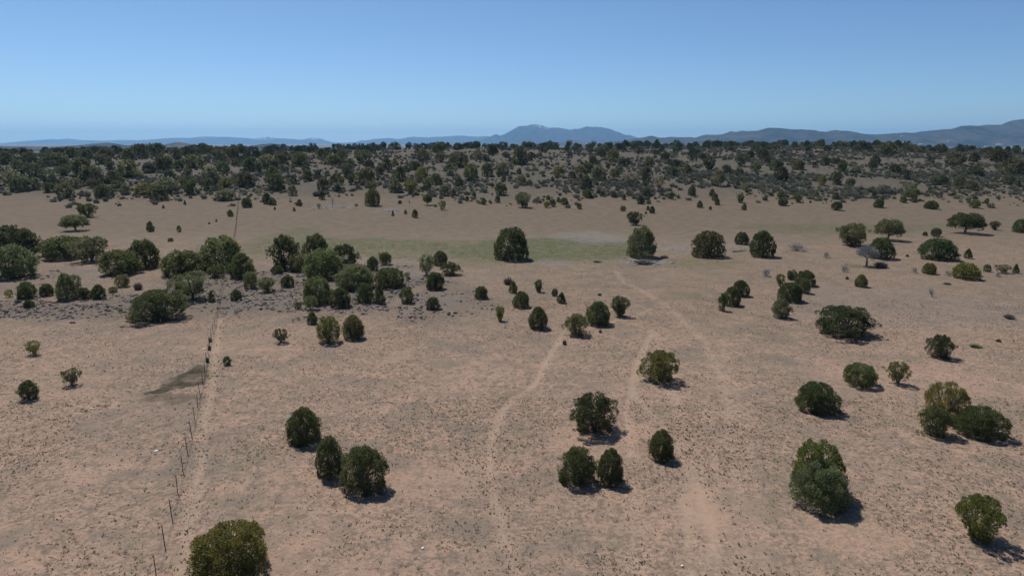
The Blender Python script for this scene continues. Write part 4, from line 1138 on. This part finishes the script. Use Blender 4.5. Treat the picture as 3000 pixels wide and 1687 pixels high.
for gi, (x, y, zn) in enumerate(parts):
    n = len(x)
    big = tr_.random(n) < (.22, .2, .2, .5)[gi]
    hgt_ = np.where(big, tr_.uniform(.045, .10, n), tr_.uniform(.022, .05, n)) * (1, 1.12, 1.3, 1.35)[gi]
    rad = hgt_ * tr_.uniform(.9, 1.8, n)
    gsel = fbm(x / 3.2, y / 3.2, 203, 3)
    gp = sstep(.45, .68, gsel)[:, None] * .8
    gp = np.maximum(gp, .9 * zn['green'][:, None] ** .5)
    ctype = tr_.random(n)[:, None]
    dry = np.where(ctype < .5, np.array([[.2, .155, .112]]), np.where(ctype < .8, np.array([[.27, .2, .14]]), np.array([[.14, .112, .086]])))
    grn = np.array([[.125, .128, .078]])
    dry = np.where(big[:, None] & (tr_.random((n, 1)) < .75), np.array([[.155, .121, .092]]), dry)
    m = (tr_.random((n, 1)) < gp)
    grn = np.where(zn['green'][:, None] > .3, np.array([[.135, .16, .065]]), grn)
    col = np.where(m, grn, dry) * tr_.uniform(.75, 1.25, (n, 1))
    gz = height(x, y)
    nb = (5, 4, 4, 3)[gi]
    for b in range(nb):
        a = tr_.random(n) * 6.283
        ca, sa = np.cos(a), np.sin(a)
        w = rad * .36; r0 = rad * .25
        bx, by = x + ca * r0, y + sa * r0
        lean = tr_.uniform(.3, 1.0, n)
        tipx, tipy = bx + ca * rad * lean, by + sa * rad * lean
        V_.append(np.stack([np.stack([bx - sa * w, by + ca * w, gz - .02], -1), np.stack([bx + sa * w, by - ca * w, gz - .02], -1), np.stack([tipx, tipy, gz + hgt_ * tr_.uniform(.6, 1.1, n)], -1)], 1).reshape(-1, 3))
        Cc.append(np.repeat(col * tr_.uniform(.85, 1.15, (n, 1)), 3, 0))
V_ = np.vstack(V_); Cc = np.vstack(Cc)
M_TUFT = attr_mat('dry_grass', 'shade', .95, .2)
add('grass_tufts', mesh_from('grass_tufts', V_, None, np.arange(len(V_)).reshape(-1, 3), attrs=dict(shade=Cc)), M_TUFT, None,
    kind='stuff', label='sparse dry grass tufts over the sandy soil', category='grass')

# ------------------------------------------------------------------ far valley buildings
M_ROOF = plain_mat('metal_roof', (0.66, 0.67, 0.68), (0.76, 0.77, 0.78), .05, .5)
M_WALL = plain_mat('pale_wall', (0.5, 0.48, 0.45), (0.62, 0.6, 0.56), .05, .8)
bpy.context.view_layer.update()
dg = bpy.context.evaluated_depsgraph_get()
def far_hit(px, py):
    d = Vector(ray(px, py)).normalized()
    o = Vector((0, 0, CAM_H)) + d * 1500
    ok, loc, *_ = sc.ray_cast(dg, o, d)
    return loc if ok else None
for px, py, wpx, hpx, l in [
    (2651, 420, 10, 3, 'white building in the far valley above the treetops, below the dip in the hills'), (2698, 425, 9, 3, 'pale building in the far valley just right of the brightest one'),
    (2642, 400, 6, 2, 'tiny white building part way up the far hillside'), (2778, 414, 4, 2.5, 'tiny pale building on the lower hillside at right'),
    (2930, 426, 16, 3, 'long pale building in the far valley near the right edge'), (2890, 432, 10, 3, 'pale building in the valley left of the long one'),
    (2965, 434, 9, 3, 'pale building low in the valley at the right edge'), (2835, 428, 8, 2.5, 'small pale building at the left of the valley town')]:
    loc = far_hit(px, py)
    if loc is None: continue
    dist = loc.length; W = wpx * dist / FPX; H = max(hpx * dist / FPX, 5); D = W * .5
    b = add('warehouse', None, None, None, label=l, category='building')
    b.location = loc - Vector((0, 0, 1.5)); b.rotation_euler = (0, 0, (px % 7 - 3) * .06)
    v, f = box(-W / 2, W / 2, -D / 2, D / 2, -8, H * .7)
    add('wall', mesh_from('wall', v, f), M_WALL, b)
    e = .04 * W
    v = np.array([(-W / 2 - e, -D / 2 - e, H * .7 + .05), (W / 2 + e, -D / 2 - e, H * .7 + .05), (W / 2 + e, D / 2 + e, H * .7 + .05), (-W / 2 - e, D / 2 + e, H * .7 + .05), (-W / 2 - e, 0, H * 1.05), (W / 2 + e, 0, H * 1.05)])
    add('roof', mesh_from('roof', v, [(0, 1, 5, 4), (2, 3, 4, 5), (0, 3, 2, 1)], [(0, 4, 3), (1, 2, 5)]), M_ROOF, b)

# ------------------------------------------------------------------ haze
hv, hf = box(-36500, 36500, -36500, 36000, -60, 640)
hm, nt, out = new_mat('thin_haze')
pv = nt.nodes.new('ShaderNodeVolumePrincipled')
pv.inputs['Density'].default_value = HAZE_DENSITY
pv.inputs['Color'].default_value = (*HAZE_COLOR, 1)
pv.inputs['Anisotropy'].default_value = 0.3
nt.links.new(pv.outputs[0], out.inputs['Volume'])
add('haze', mesh_from('haze', hv, hf), hm, None, kind='stuff', label='thin blue haze in the far air', category='haze')
